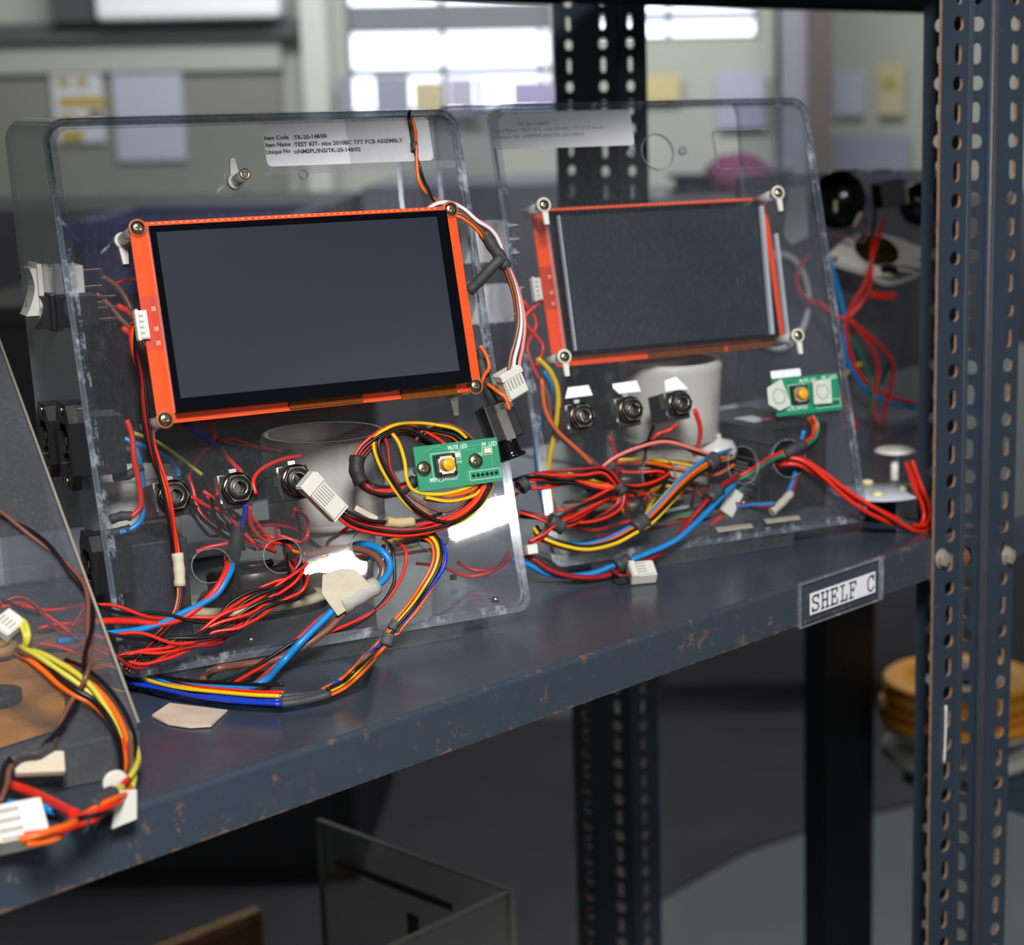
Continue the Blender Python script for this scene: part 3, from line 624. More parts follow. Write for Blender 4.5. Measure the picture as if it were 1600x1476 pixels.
def display(k, t, pcb, glass, active, z, scr_px, flip=False):
    """touch display: orange board, black glass, grey screen; z is the height of the glass face in mm"""
    zp = z-8.5
    r = quad_au(k, pcb, zp+1.6 if not flip else zp+1.6)
    b = MB(); b._mm(*plate(rrect(*r, .004), [], .0016, k.PM @ Matrix.Translation((0, 0, (zp+.8)*.001)), side=0))
    D = obj('display_board', b, PCBO, t, label='orange circuit board behind the display')
    g = quad_au(k, glass, z)
    obj('tft_frame', pbox(k, g, zp+1.6, z-1.2, ins=.0012), mat('white_backlight_frame', (236, 222, 220), .3), D)
    obj('cover_glass', pbox(k, g, z-1.2, z), GLS, D, label='black glossy display cover', bev=.0003)
    s = quad_au(k, active, z)
    obj('screen', pbox(k, s, z-.02, z+.06), SCR, D, label='dark blue-grey blank screen')
    mb = MB(); xl = r[0]
    n = 44
    for i in range(n): mb.box((r[0]+.012+(r[2]-r[0]-.024)*i/(n-1), r[3]-.0008, (zp+1.62)*.001), (.0012, .0007, .0001), k.PM)
    obj('solder_pads', mb, mat('pale_solder', (240, 150, 110), .5), D)
    h = r[3]-r[1]
    obj('connector_patch', MB().box((r[0]+.0048, r[1]+h*.50, (zp+1.66)*.001), (.0088, h*.27, .0001), k.PM), PCBD, D)
    mb = MB()
    for f in (.40, .47, .57): mb.box((r[0]+.0062, r[1]+h*f, (zp+1.72)*.001), (.0022, .0022, .00008), k.PM)
    obj('silkscreen_marks', mb, mat('pale_solder', (240, 150, 110), .5), D)
    return D, r, zp
# --- front kit -------------------------------------------------------------
def slot_hole(k, x0, y0, x1, y1):
    a0, u1 = k.au(x0, y0); a1, u0 = k.au(x1, y1); r = min(a1-a0, u1-u0)/2*.98; return rrect(a0, u0, a1, u1, r, 8)
def round_hole(k, x, y, r): a, u = k.au(x, y); return circ(a, u, r, 22)
def rim_of(k, t, h, name='slot_rim'):
    e = MB(); e.tube([k.PM @ Vector((x, y, .0001)) for x, y in h+h[:1]], .00035, 5, res=1); return obj(name, e, ACE, t, label='cut edge of an opening in the panel')
J1 = [(271, 775), (371, 763), (463, 750)]
H1 = [slot_hole(K1, 296, 862, 364, 905), slot_hole(K1, 408, 846, 474, 890), slot_hole(K1, 546, 832, 608, 872), slot_hole(K1, 650, 812, 708, 858), round_hole(K1, 475, 272, .0024)]+[round_hole(K1, x, y, .0068) for x, y in J1]
T1 = kit_body(K1, 'display_test_kit', 'clear acrylic test kit in front, display screwed proud of its panel on long pillars', H1, None)
for h in H1[:5]: rim_of(K1, T1, h)
bar_foot(K1, T1, -.108, .075, .004)
D1, R1, ZP1 = display(K1, T1, [(204, 351), (713, 319), (749, 607), (245, 667)], [(233, 354), (697, 326), (738, 592), (276, 651)], [(245, 362), (682, 339), (718, 577), (282, 624)], 40, None)
for (x, y, tb) in ((215, 356, -1), (704, 327, -1), (743, 603, -1), (258, 655, -1)):
    standoff(K1, T1, x, y, 0, ZP1, ZP1+2, tb)
    a, u = K1.au(x, y, ZP1+2); M = K1.PM @ Matrix.Translation((a, u, (ZP1+1.6)*.001))
    b = MB(); b.lathe([(.0047, 0), (.0047, .0004), (.0046, .0008), (.0038, .0009)], M, 28); obj('fibre_washer', b, mat('red_brown_fibre', (176, 96, 64), .6), D1)
    screw(K1, D1, x, y, ZP1+2.6)
st = standoff(K1, T1, 383, 272, 0, 19, 19, 1)
obj('socket_end', MB().lathe([(.0031, 0), (.0026, .0006), (.0014, .0005), (.0013, -.001), (.0001, -.001)], K1.F(383, 272, 19), 18), BRS, st)
for (x0, x1, ym, sg) in ((452, 566, 634, 0), (626, 712, 612, 0)):
    a0, u0 = K1.au(x0, ym, ZP1+2); a1, _ = K1.au(x1, ym-(x1-x0)*.11, ZP1+2)
    obj('ribbon_cable', MB().box(((a0+a1)/2, R1[1]+.0028, (ZP1+2.6)*.001), (a1-a0, .0072 if x0 > 600 else .0042, .0009), K1.PM), KAP, D1, label='amber polyimide ribbon')
connector(D1, K1.px(221, 508, ZP1+2.5), K1.a, K1.n, .0062, .0145, .005, 4, label='white socket on the left edge of the board')
# item label with its printed lines
def sticker(k, t, pts, off=.2, label=None, r=.003, th=.1):
    q = quad_au(k, pts, off); b = MB(); b._mm(*plate(rrect(*q, r), [], th*.001, k.PM @ Matrix.Translation((0, 0, off*.001)), side=0)); return obj('item_label', b, PAP, t, label=label), q
LB, q = sticker(K1, T1, [(408, 191), (668, 181), (678, 250), (418, 261)], label='white printed item label under clear tape')
def tline(k, parent, s, x, y, x2, y2, h=.0032, m=None, bold=.00009, off=.3):
    a, u = k.au(x, y, off); a2, u2 = k.au(x2, y2, off); w = math.hypot(a2-a, u2-u); an = math.atan2(u2-u, a2-a)
    b = MB(); text_mb(b, s, h, k.PM @ Matrix.Translation((a, u, off*.001)) @ Matrix.Rotation(an, 4, 'Z'), bold=bold, width=w)
    return obj('printed_text', b, m or INK, parent)
for (s, x, y, x2, y2) in (('Item Code', 413, 219, 451, 217), (':TK-20-148/00', 458, 218, 511, 215), ('Item Name', 415, 230, 454, 228), (':TEST KIT- nice 2010BC TFT PCB ASSEMBLY', 458, 229, 630, 222), ('Unique No', 416, 241, 454, 238.5), (':nNMSPL/INS/TK-20-148/02', 459, 240, 564, 236)):
    tline(K1, LB, s, x, y, x2, y2)
q2 = quad_au(K1, [(412, 261), (712, 250), (714, 262), (414, 274)], .2)
b = MB(); b._mm(*plate(rrect(*q2, .001), [], .0001, K1.PM @ Matrix.Translation((0, 0, .0002)), side=0)); obj('tape_residue', b, acrylic('clear_tape', (240, 240, 240), .07, .3, scr=.8), T1)
q3 = quad_au(K1, [(540, 185), (672, 181), (681, 251), (546, 257)], .4)
b = MB(); b._mm(*plate(rrect(*q3, .0006), [], .00008, K1.PM @ Matrix.Translation((0, 0, .00045)), side=0)); obj('clear_tape', b, acrylic('clear_tape_gloss', (250, 250, 250), .02, .08, scr=.3), LB)
for x, y in J1: jack(K1, T1, x, y)
# mute board
def mute_board(k, t, pts, z, btn, scr, leds, texts, masked=()):
    r = quad_au(k, pts, z); b = MB(); b._mm(*plate(rrect(*r, .0006, 2), [], .0016, k.PM @ Matrix.Translation((0, 0, z*.001-.0008)), side=0))
    B = obj('mute_switch_board', b, PCBG, t, label='green circuit board with a yellow push button')
    M = k.F(*btn, z)
    s = obj('push_switch', MB().box((0, 0, .0018), (.0122, .0122, .0036), M), BLK, B, bev=.0004)
    b = MB().box((0, 0, .00375), (.0098, .0098, .0004), M)
    obj('metal_cover', b, mat('satin_tin', (206, 186, 160), .35, .7), B)
    b = MB()
    for sx in (-1, 1):
        for sy in (-1, 1): b.lathe([(.0009, .0036), (.0009, .0044), (.0001, .0045)], M @ Matrix.Translation((sx*.0046, sy*.0046, 0)), 10)
    obj('rivets', b, BLK, B)
    b = MB(); b.lathe([(.0036, .0038), (.0036, .0072), (.0032, .0077), (.0001, .0077)], M, 24); b.box((0, 0, .0079), (.0026, .0026, .0008), M); obj('button_cap', b, YEL, B, label='yellow round button cap')
    for (x, y) in scr: screw(k, B, x, y, z, .0043)
    for (x, y) in leds:
        M2 = k.F(x, y, z); obj('indicator_led', MB().box((0, 0, .0005), (.0042, .0026, .0009), M2).box((0, 0, .0009), (.0024, .0024, .0006), M2), mat('warm_white_led', (238, 226, 196), .3), B)
        b = MB()
        for (x0, y0, x1, y1) in ((-.003, -.002, .003, -.002), (.003, -.002, .003, .002), (.003, .002, -.003, .002), (-.003, .002, -.003, -.002)): seg(b, M2, x0, y0, x1, y1, .00025, .00005, .00004)
        obj('silkscreen', b, SILK, B)
    b = MB(); w = r[2]-r[0]; h = r[3]-r[1]; tr = [(.30, .95, .36, .88), (.36, .88, .80, .88), (.80, .88, .80, .70), (.80, .70, .84, .60), (.55, .80, .72, .80), (.72, .80, .76, .66), (.76, .66, .76, .28), (.76, .28, .70, .18), (.12, .86, .24, .95), (.24, .95, .30, .95), (.90, .62, .90, .30), (.90, .30, .82, .18), (.84, .88, .96, .80), (.58, .12, .58, .30), (.58, .30, .64, .36), (.64, .36, .64, .50)]
    for (x0, y0, x1, y1) in tr: seg(b, k.PM @ Matrix.Translation((r[0], r[1], z*.001)), x0*w, y0*h, x1*w, y1*h, .0004, .00003, .00003)
    obj('copper_traces', b, mat('light_green_trace', (60, 172, 130), .4), B)
    b = MB(); c = MB(); MM = k.PM @ Matrix.Translation((r[0], r[1], z*.001))
    for i in range(6):
        x = w*(.655+.055*i); y = h*.20; c.lathe([(.00105, .0001), (.00105, .0004), (.0004, .0012), (.0001, .0013)], MM @ Matrix.Translation((x, y, 0)), 10)
    obj('header_pins', c, DKM, B)
    b = MB()
    for (x0, y0, x1, y1) in ((.61, .10, .98, .10), (.98, .10, .98, .30), (.98, .30, .61, .30), (.61, .30, .61, .10)): seg(b, MM, x0*w, y0*h, x1*w, y1*h, .00025, .00004, .00003)
    bx, by = k.au(*btn, z); bx -= r[0]; by -= r[1]; q_ = .0072
    for (x0, y0, x1, y1) in ((-q_, -q_, q_, -q_), (q_, -q_, q_, q_), (q_, q_, -q_, q_), (-q_, q_, -q_, -q_)): seg(b, MM, bx+x0, by+y0, bx+x1, by+y1, .0003, .00004, .00003)
    for (s, x, y, x2, y2, hh, an) in texts:
        a, u = k.au(x, y, z); a2, u2 = k.au(x2, y2, z); ww = math.hypot(a2-a, u2-u)
        text_mb(b, s, hh, k.PM @ Matrix.Translation((a, u, z*.001+.00006)) @ Matrix.Rotation(an, 4, 'Z'), bold=.00003, width=ww)
    obj('board_lettering', b, SILK, B)
    return B
an = 0
MBD1 = mute_board(K1, T1, [(647, 697), (776, 684), (787, 751), (654, 768)], 9, (694, 727), [(662, 732), (743, 720)], [(712, 711), (761, 704)], [('MUTE_LED', 700, 703, 730, 700, .0034, an), ('PF_LED', 753, 698, 776, 696, .0034, an), ('MUTE_SWITCH', 672, 754, 714, 749, .0036, an), ('D2', 766, 701, 758, 702, .0026, math.pi), ('ZD', 753, 707, 746, 708, .0026, math.pi), ('D1', 721, 719, 714, 720, .002, math.pi)])
for (x, y) in ((662, 732), (743, 720)):
    a, u = K1.au(x, y, 9); obj('spacer', MB().cyl(K1.PM @ Vector((a, u, 0)), K1.PM @ Vector((a, u, .0075)), .003), WHT, T1)
# switches and mains sockets in the left side wall
def side_part(k, lx, y, z, sgn=-1): return frame_M(k.L(lx, y, z), k.b*1, k.Z, k.a*sgn)   # local x back, y up, z outwards
def rocker(k, t, lx, y, z, w, h, m, sgn=-1, marks=False, label=None):
    M = side_part(k, lx, y, z, sgn)
    B = obj('rocker_switch', MB().box((0, 0, .0015), (w, h, .003), M).box((0, 0, -.011), (w*.84, h*.86, .022), M), m, t, bev=.0008, label=label)
    a = .0075; hh = h*.84; n = 8
    pr = [(-hh/2, .002)]+[(-hh/2+hh*i/n, .0040+.0058*max(0, 1-i/n*1.5)**1.6+.0022*max(0, i/n*2-1)**2) for i in range(n+1)]+[(hh/2, .002)]
    M2 = frame_M(k.L(lx, y, z)-k.b*w*.36, k.Z, k.a*sgn, k.b)
    obj('rocker', MB().prism([(p[0], p[1]) for p in pr], w*.72, M2), m, B)
    for dz in (-.3, -.0, .3): obj('blade_terminal', MB().box((0, h*dz, -.027), (w*.22, .0012, .012), M), CHR, B)
    if marks:
        b = MB(); b.lathe([(.0016, 0), (.0016, .0002), (.0011, .0002), (.0011, 0)], M @ Matrix.Translation((0, h*.26, .0095)), 16); b.box((0, -h*.22, .0078), (.0004, .004, .0003), M); obj('switch_marks', b, INK, B)
    return B
wl = -K1.W/2
rocker(K1, T1, wl, .110, .2, .022, .030, WHT, marks=True, label='white rocker mains switch')
rocker(K1, T1, wl, .082, .191, .013, .020, BLK, label='small black rocker switch')
def iec(k, t, lx, y, z, sgn=-1, w=.028, h=.046, deep=.020, screws=True, name='mains_socket', label=None):
    M = side_part(k, lx, y, z, sgn)
    out = [(-w*.5, -h*.30), (-w*.30, -h*.5), (w*.30, -h*.5), (w*.5, -h*.30), (w*.5, h*.30), (w*.30, h*.5), (-w*.30, h*.5), (-w*.5, h*.30)]
    cav = [(-w*.34, -h*.24), (w*.34, -h*.24), (w*.34, h*.14), (w*.20, h*.26), (-w*.20, h*.26), (-w*.34, h*.14)]
    b = MB(); b._mm(*plate(out, [cav], .005, M @ Matrix.Translation((0, 0, .0025)), side=0))
    B = obj(name, b, BLK, t, label=label, bev=.0006)
    b = MB(); b._mm(*plate([(-w*.42, -h*.34), (w*.42, -h*.34), (w*.42, h*.34), (-w*.42, h*.34)], [cav], .016, M @ Matrix.Translation((0, 0, -.008)), side=0)); b.box((0, 0, -deep), (w*.8, h*.66, .008), M)
    obj('socket_housing', b, BLK, B)
    for dx, dy in ((0, .06), (-.18, -.06), (.18, -.06)): obj('contact_pin', MB().box((w*dx, h*dy, -.004), (.0018, .004, .016), M), CHR, B)
    if screws:
        for s_ in (-1, 1): obj('fixing_screw', MB().lathe([(.003, .005), (.003, .0058), (.001, .0064), (.0001, .0064)], M @ Matrix.Translation((0, s_*h*.41, 0)), 16).cyl(M @ Vector((0, s_*h*.41, 0)), M @ Vector((0, s_*h*.41, -.012)), .0014), BRS, B)
    return B
iec(K1, T1, wl, .062, .1225, label='black mains inlet nearest the front panel')
iec(K1, T1, wl, .108, .119, w=.026, h=.040, label='black mains outlet nearer the back')
iec(K1, T1, wl, .034, .062, w=.026, h=.038, deep=.012, screws=False, label='lower black outlet just above the shelf')
# transformer block and cups, speaker inside
def inside_box(k, t, name, x0, x1, y, z0, z1, d, m, label=None, parent=None):
    return obj(name, MB().box(((x0+x1)/2, y+d/2, (z0+z1)/2), (x1-x0, d, z1-z0), k.M), m, parent or t, label=label, bev=.0012)
p0 = K1.M.inverted() @ K1.hb(170, 838, .040); p1 = K1.M.inverted() @ K1.hb(298, 912, .040)
inside_box(K1, T1, 'power_module', p0.x, p1.x, .040, .0135, p0.z-.006, .045, mat('matt_black_module', (34, 36, 46), .6), label='matt black power module block')
def cup(k, t, x, z, y, r, h, m, label, tilt=0, name='ceramic_lamp_holder'):
    M = k.M @ Matrix.Translation((x, y, z)) @ Matrix.Rotation(tilt, 4, 'X')
    b = MB().lathe([(r*.72, 0), (r*.8, h*.30), (r*.82, h*.42), (r*.98, h*.46), (r, h*.62), (r*1.04, h*.93), (r*1.06, h*.97), (r*1.02, h), (r*.94, h), (r*.90, h*.93), (r*.86, h*.5), (r*.6, h*.4), (.0001, h*.38)], M, 40)
    o = obj(name, b, m, t, label=label)
    obj('groove_band', MB().lathe([(r*.985, h*.44), (r*1.0, h*.455), (r*.985, h*.47)], M, 40, caps=False), mat('cup_groove', (178, 172, 160), .6), o)
    return o
p = K1.M.inverted() @ K1.hb(512, 760, .085)
cup(K1, T1, p.x, .0135+.004, .088, .034, .092, WHTC, 'large off-white ceramic lamp holder')
p = K1.M.inverted() @ K1.hb(212, 760, .10)
cup(K1, T1, p.x, .0195, .118-.006, .027, .075, WHTC, 'smaller off-white lamp holder beside the side wall')
def speaker(k, t, x, y, r=.038, tz=.0135, label=None):
    M = k.M @ Matrix.Translation((x, y, tz+.003)) @ Matrix.Rotation(math.radians(-8), 4, 'X')
    S = obj('loudspeaker', MB().lathe([(r*.95, 0), (r, .002), (r*1.0, .005), (r*.86, .006), (r*.72, .014), (r*.6, .016)], M, 40), mat('old_steel_basket', (84, 78, 70), .4, .8, var=.3), t, label=label or 'round loudspeaker lying face down')
    obj('gasket_ring', MB().lathe([(r*1.02, .0045), (r*1.03, .0075), (r*.84, .0085), (r*.80, .0065)], M, 40), CREAM, S, label='cream cardboard gasket')
    obj('magnet', MB().lathe([(r*.62, .010), (r*.63, .024), (r*.6, .026), (.0001, .026)], M, 40), mat('worn_dark_magnet', (62, 56, 52), .35, .7, var=.5, vscale=60), S)
    obj('magnet_cap', MB().lathe([(r*.30, .026), (r*.28, .029), (.0001, .0295)], M, 30), DKM, S)
    for a in range(4):
        an = a*math.pi/2+.6; obj('basket_arm', MB().box((r*.72*math.cos(an), r*.72*math.sin(an), .011), (r*.34, .008, .002), M @ Matrix.Rotation(an, 4, 'Z') @ Matrix.Translation((r*.72*(1-math.cos(an)), -r*.72*math.sin(an), 0)) if False else M), DKM, S) if False else None
    return S
pp = K1.M.inverted() @ hitZ(400, 925, SH+.028)
speaker(K1, T1, pp.x, pp.y, .041)
# studs in the base
for (x, y) in ((392, 1003), (240, 1028), (708, 905), (774, 940)):
    p = hitZ(x, y, SH+.016); obj('base_stud', MB().lathe([(.0022, 0), (.0022, .0025), (.001, .0032), (.0001, .0033)], Matrix.Translation(p), 12), CHR, T1)
p = hitZ(770, 890, SH+.03)
# --- rear kit --------------------------------------------------------------
J2 = [(909, 650), (985, 640), (1062, 630)]
H2 = [round_hole(K2, 1028, 237, .0118), round_hole(K2, 984, 240, .0018), round_hole(K2, 1066, 236, .0018), (lambda q: rrect(*q, .0012, 2))(quad_au(K2, [(1115, 203), (1207, 203), (1215, 262), (1122, 263)], 0)), slot_hole(K2, 1203, 690, 1262, 742), slot_hole(K2, 1134, 700, 1188, 752), slot_hole(K2, 1000, 715, 1060, 770)]+[round_hole(K2, x, y, .0068) for x, y in J2]
T2 = kit_body(K2, 'display_test_kit', 'second clear acrylic test kit, display set behind its panel, round and square cut-outs above', H2, None)
for h in H2[:7]: rim_of(K2, T2, h)
for (x, y) in ((984, 240), (1066, 236)): obj('clear_screw', MB().lathe([(.003, 0), (.003, .001), (.0016, .0024), (.0001, .0025)], K2.F(x, y, .1), 14), ACE, T2)
bar_foot(K2, T2, -.092, .060, .002)
D2, R2, ZP2 = display(K2, T2, [(829, 329), (1197, 306), (1228, 540), (866, 573)], [(858, 331), (1190, 311), (1218, 528), (885, 556)], [(876, 340), (1180, 320), (1207, 524), (900, 545)], -22, None)
for (x, y) in ((850, 320), (1216, 301), (882, 557), (1247, 524)):
    o = standoff(K2, T2, x, y, ZP2+1.6, 1, 1, -1, r=.0034, m=WHT, clip=False)
    a, u = K2.au(x, y, 1); M = K2.PM @ Matrix.Translation((a, u, .0010))
    b = MB(); b.lathe([(.0048, -.003), (.0048, .0006), (.004, .001)], M, 22); b.prism([(.0022, 0), (-.0022, 0), (-.0015, -.0125), (.0015, -.0125)], .0016, M, z0=-.001); obj('cable_clip', b, NYL, o, label='white nylon clip tab')
    screw(K2, o, x, y, 2, .0034)
for (x0, x1, ym) in ((1010, 1130, 553), (1135, 1205, 545)):
    a0, _ = K2.au(x0, ym, ZP2); a1, _ = K2.au(x1, ym, ZP2); obj('ribbon_cable', MB().box(((a0+a1)/2, R2[1]+.002, (ZP2+2.6)*.001), (a1-a0, .005, .0009), K2.PM), KAP, D2, label='amber polyimide ribbon')
connector(D2, K2.px(838, 452, ZP2+2), K2.a, K2.n, .006, .0145, .005, 4, label='white socket on the left edge of the board')
FRW = acrylic('painted_reflection', (235, 238, 242), .62, .1, scr=.6)  # whitish strips put in for the reflections along the display edges
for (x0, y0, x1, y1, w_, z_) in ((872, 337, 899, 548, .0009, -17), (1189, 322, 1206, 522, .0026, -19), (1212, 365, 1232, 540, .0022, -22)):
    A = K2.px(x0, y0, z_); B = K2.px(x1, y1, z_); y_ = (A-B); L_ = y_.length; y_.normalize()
    obj('reflection_strip', MB().box((0, 0, 0), (w_, L_, .003), frame_M((A+B)/2, y_.cross(K2.n), y_, K2.n)), FRW, D2, label='pale strip painted for a bright reflection along the display')
LB2, q = sticker(K2, T2, [(765, 176), (985, 170), (991, 228), (771, 233)], off=.2, label='white item label with worn faded print')
for (s, x, y, x2, y2, m) in ((':TK-20-148/00', 806, 197, 858, 195, INKF), ('Item Name :TEST KIT- nice 2010BC TFT PCB Assm', 773, 207, 942, 201, INKF), ('Unique No :nNMSPL/INS/TK-20-148/01', 773, 217, 912, 212, INKF)): tline(K2, LB2, s, x, y, x2, y2, m=m, bold=0)
for x, y in J2: jack(K2, T2, x, y)
for i, (x, y) in enumerate(((902, 612), (979, 606), (1056, 600))):
    a, u = K2.au(x, y, .2); M = K2.PM @ Matrix.Translation((a, u, .0002)); pl = [[(-.0092, -.0035), (.0105, -.0032), (.0085, .0036), (-.0062, .0034)], [(-.0060, -.0032), (.0100, -.0032), (.008, .0042), (-.0098, .0036), (-.0098, .0008)], [(-.0085, -.0040), (.0088, -.004), (.001, .0050), (-.008, .003)]][i]
    obj('paper_tag', MB().prism(pl, .00012, M), PAP, T2, label='torn white paper label above a jack')
MBD2 = mute_board(K2, T2, [(1206, 592), (1309, 583), (1316, 640), (1215, 650)], 6, (1247, 617), [], [], [('MUTE_LED', 1249, 598, 1275, 595, .0034, 0), ('PF_LED', 1284, 593, 1307, 590, .0034, 0), ('MUTE_SWITCH', 1230, 642, 1261, 636, .0034, 0)])
for (pts) in ([(1197, 606), (1219, 592), (1226, 610), (1234, 634), (1216, 642), (1199, 632)], [(1268, 596), (1296, 591), (1298, 630), (1270, 632)]):
    A = [K2.au(x, y, 8) for x, y in pts]; cx_ = sum(p[0] for p in A)/len(A); cy_ = sum(p[1] for p in A)/len(A)
    b = MB(); ring = circ(0, 0, .0052, 18); M = K2.PM @ Matrix.Translation((cx_, cy_, .009))
    b.prism([(p[0]-cx_, p[1]-cy_) for p in A], .0006, M); tp = obj('masking_tape_dab', b, mat('glued_translucent_tape', (206, 214, 200), .5, var=.15, vscale=200, bump=.8), MBD2, label='crumpled pale tape over a screw')
    r_ = MB(); rnd = random.Random(3)
    for i in range(26):
        an_ = 2*math.pi*i/26; rr = .0046+rnd.uniform(-.0004, .0004); seg(r_, M, rr*math.cos(an_), rr*math.sin(an_), (rr+.0002)*math.cos(an_+.16), (rr+.0002)*math.sin(an_+.16), .0004, .0008, .00005)
    obj('ink_ring', r_, mat('violet_pen_ink', (104, 100, 168), .6), tp)
q = quad_au(K2, [(1204, 579), (1250, 576), (1252, 587), (1205, 592)], .2); b = MB(); b._mm(*plate(rrect(*q, .001), [], .0001, K2.PM @ Matrix.Translation((0, 0, .0002)), side=0)); obj('small_label', b, PAP, T2)
wr = -K2.W/2
rocker(K2, T2, wr, .105, .205, .022, .030, WHT, label='white rocker switch'); rocker(K2, T2, wr, .10, .165, .020, .028, WHT, label='second white rocker switch')
p = K2.M.inverted() @ K2.hb(1040, 650, .10)
cup(K2, T2, p.x+.002, .0195, .096, .034, .098, WHTC, 'tall off-white ceramic lamp holder')
pp = K2.M.inverted() @ hitZ(975, 770, SH+.028)
speaker(K2, T2, pp.x, pp.y, .042)
# sealed battery in kit two
c0 = K2.M.inverted() @ hitZ(1206, 805, SH+.0135); c1 = K2.M.inverted() @ hitZ(1312, 790, SH+.0135); 
bm = mat('black_battery_case', (34, 33, 36), .55, var=.15)
ang_ = math.radians(-22); Mb = K2.M @ Matrix.Translation((c0.x, c0.y+.002, .0135)) @ Matrix.Rotation(math.radians(8), 4, 'Z')
wB, dB, hB = .052, .088, .058
B = obj('lead_battery', MB().box((wB/2, dB/2, hB*.41), (wB, dB, hB*.82), Mb), bm, T2, label='black sealed lead battery with white print', bev=.001)
obj('battery_lid', MB().box((wB/2, dB/2, hB*.92), (wB+.001, dB+.001, hB*.18), Mb), mat('battery_lid_grey', (44, 43, 46), .5), B, bev=.001)
Mt = Mb @ frame_M((0, dB*.86, 0), (0, -1, 0), (0, 0, 1), (-1, 0, 0)); b = MB()
for i in range(11): seg(b, Mt, .036, .032-i*.0026, .036+(.024 if i % 3 else .016), .032-i*.0026, .0007, .0002, .00005)
for (x0, y0, x1, y1) in ((.034, .004, .064, .004), (.064, .004, .064, .036), (.064, .036, .034, .036), (.034, .036, .034, .004)): seg(b, Mt, x0, y0, x1, y1, .0003, .0002, .00005)
obj('printed_panel', b, mat('grey_white_print', (168, 168, 172), .6), B)
obj('battery_label', MB().box((wB*.35, dB*.45, hB+.0112-.0100), (.016, .022, .0003), Mb), PAP, B)
for i, (x, y, w, h) in enumerate(((1145, 825, 56, 14), (1220, 812, 70, 12))):
    p = hitZ(x, y, SH+.016); obj('adhesive_pad', MB().prism([(-.014, -.004), (.012, -.006), (.016, .003), (-.010, .006)], .0006, frame_M(p, K2.a, K2.b, K2.Z)), TAPE, T2)
for (x, y) in ((1162, 796), (914, 800)):
    p = hitZ(x, y, SH+.016); obj('base_stud', MB().lathe([(.0022, 0), (.0022, .006), (.001, .0066), (.0001, .0067)], Matrix.Translation(p), 12), CHR, T2)
p = K2.px(1118, 702, -60); obj('lamp_cap', MB().lathe([(.014, 0), (.015, .008), (.012, .014), (.004, .016), (.004, .019), (.0001, .019)], Matrix.Translation(p-Vector((0, 0, .008))), 24), WHT, T2, label='white round cap with a brass tip')
# ------------------------------------------------------------------ shelf things
def wp(k, pts):
    """(x, y, off) a point over kit k's panel; (x, y, 'z', h) a point h mm above shelf C; (x, y, 'b', d) inside, d mm behind the panel foot"""
    out = []
    for p in pts:
        if p[2] == 'z': out.append(hitZ(p[0], p[1], SH+p[3]*.001))
        elif p[2] == 'b': out.append(k.hb(p[0], p[1], p[3]*.001))
        else: out.append(k.px(p[0], p[1], p[2]))
    for q in out:
        if q.z < SH+.0015 and (q-camo.location).length < 3 and q.dot(N_) < NF: q.z = SH+.0015
    return out
def loom(label, cat='wire loom', group=None, at=None, name='wire_loom'):
    return thing(name, label, cat, at or (0, 0, SH), group=group)
# looms of the front kit ----------------------------------------------------
w = loom('orange, red and black wires running down from the left edge of the front display', at=K1.px(210, 700, 3))
pA = wp(K1, [(219, 504, ZP1+1), (209, 512, 26), (210, 545, 22), (219, 585, 18), (224, 625, 16), (229, 665, 14), (240, 712, 12), (256, 760, 10), (268, 808, 8), (275, 850, 6), (278, 870, 5)])
strands(w, pA, 'orkmk', .00085, spread=.0018, pitch=.16, wander=.3)
sleeve(w, wp(K1, [(277, 864, 5), (280, 890, 5), (281, 916, 5)]), .0030, TAPE, 'tape_wrap', 'aged white tape wrap')
strands(w, wp(K1, [(281, 912, 5), (281, 935, 6), (274, 960, 7), (256, 985, 9), (232, 1008, 12), (212, 1030, 14), (196, 1046, 14)]), 'orkmk', .00075, spread=.0024, pitch=.5, wander=.8)
w = loom('red and black twisted pairs leaving the front kit slot towards the left', at=K1.px(330, 980, 5))
for i, (c, pp, sd) in enumerate([
    ('rk', [(470, 868, -14), (474, 884, 3), (452, 905, 8), (424, 922, 9), (390, 940, 10), (352, 960, 10), (318, 985, 11), (285, 1008, 12), (240, 1022, 14), (196, 1024, 16), (150, 1040, 18), (90, 1040, 20)], 1),
    ('rk', [(466, 874, -14), (470, 895, 5), (455, 918, 9), (420, 938, 12), (384, 958, 13), (345, 975, 12), (310, 992, 12), (262, 1008, 13), (226, 1018, 14), (185, 1030, 16), (120, 1018, 20), (60, 1010, 22)], 2),
    ('rk', [(448, 868, -12), (455, 900, 5), (430, 912, 7), (395, 925, 7), (360, 945, 8), (335, 966, 9), (300, 968, 9), (255, 962, 10), (210, 958, 12), (165, 948, 14), (110, 945, 18), (60, 955, 22), (0, 938, 25)], 3),
    ('rk', [(475, 880, -12), (478, 910, 6), (468, 930, 9), (430, 945, 12), (392, 968, 14), (368, 985, 14), (332, 992, 14), (300, 1000, 14), (262, 1000, 14), (215, 993, 15), (160, 992, 18), (118, 975, 20), (60, 985, 22)], 4),
    ('rm', [(462, 872, -12), (466, 900, 3), (440, 925, 6), (405, 948, 7), (372, 974, 8), (345, 1000, 10), (300, 1012, 12), (255, 1028, 14), (215, 1040, 15), (170, 1020, 18), (100, 985, 22), (40, 940, 24), (0, 945, 25)], 5)]):
    strands(w, wp(K1, pp), c, .00095, pitch=.046, seed=sd, spread=.0013, res=8)
w = loom('thick light blue and red cable pair looping from the left slot of the front kit', at=K1.px(330, 930, 5))
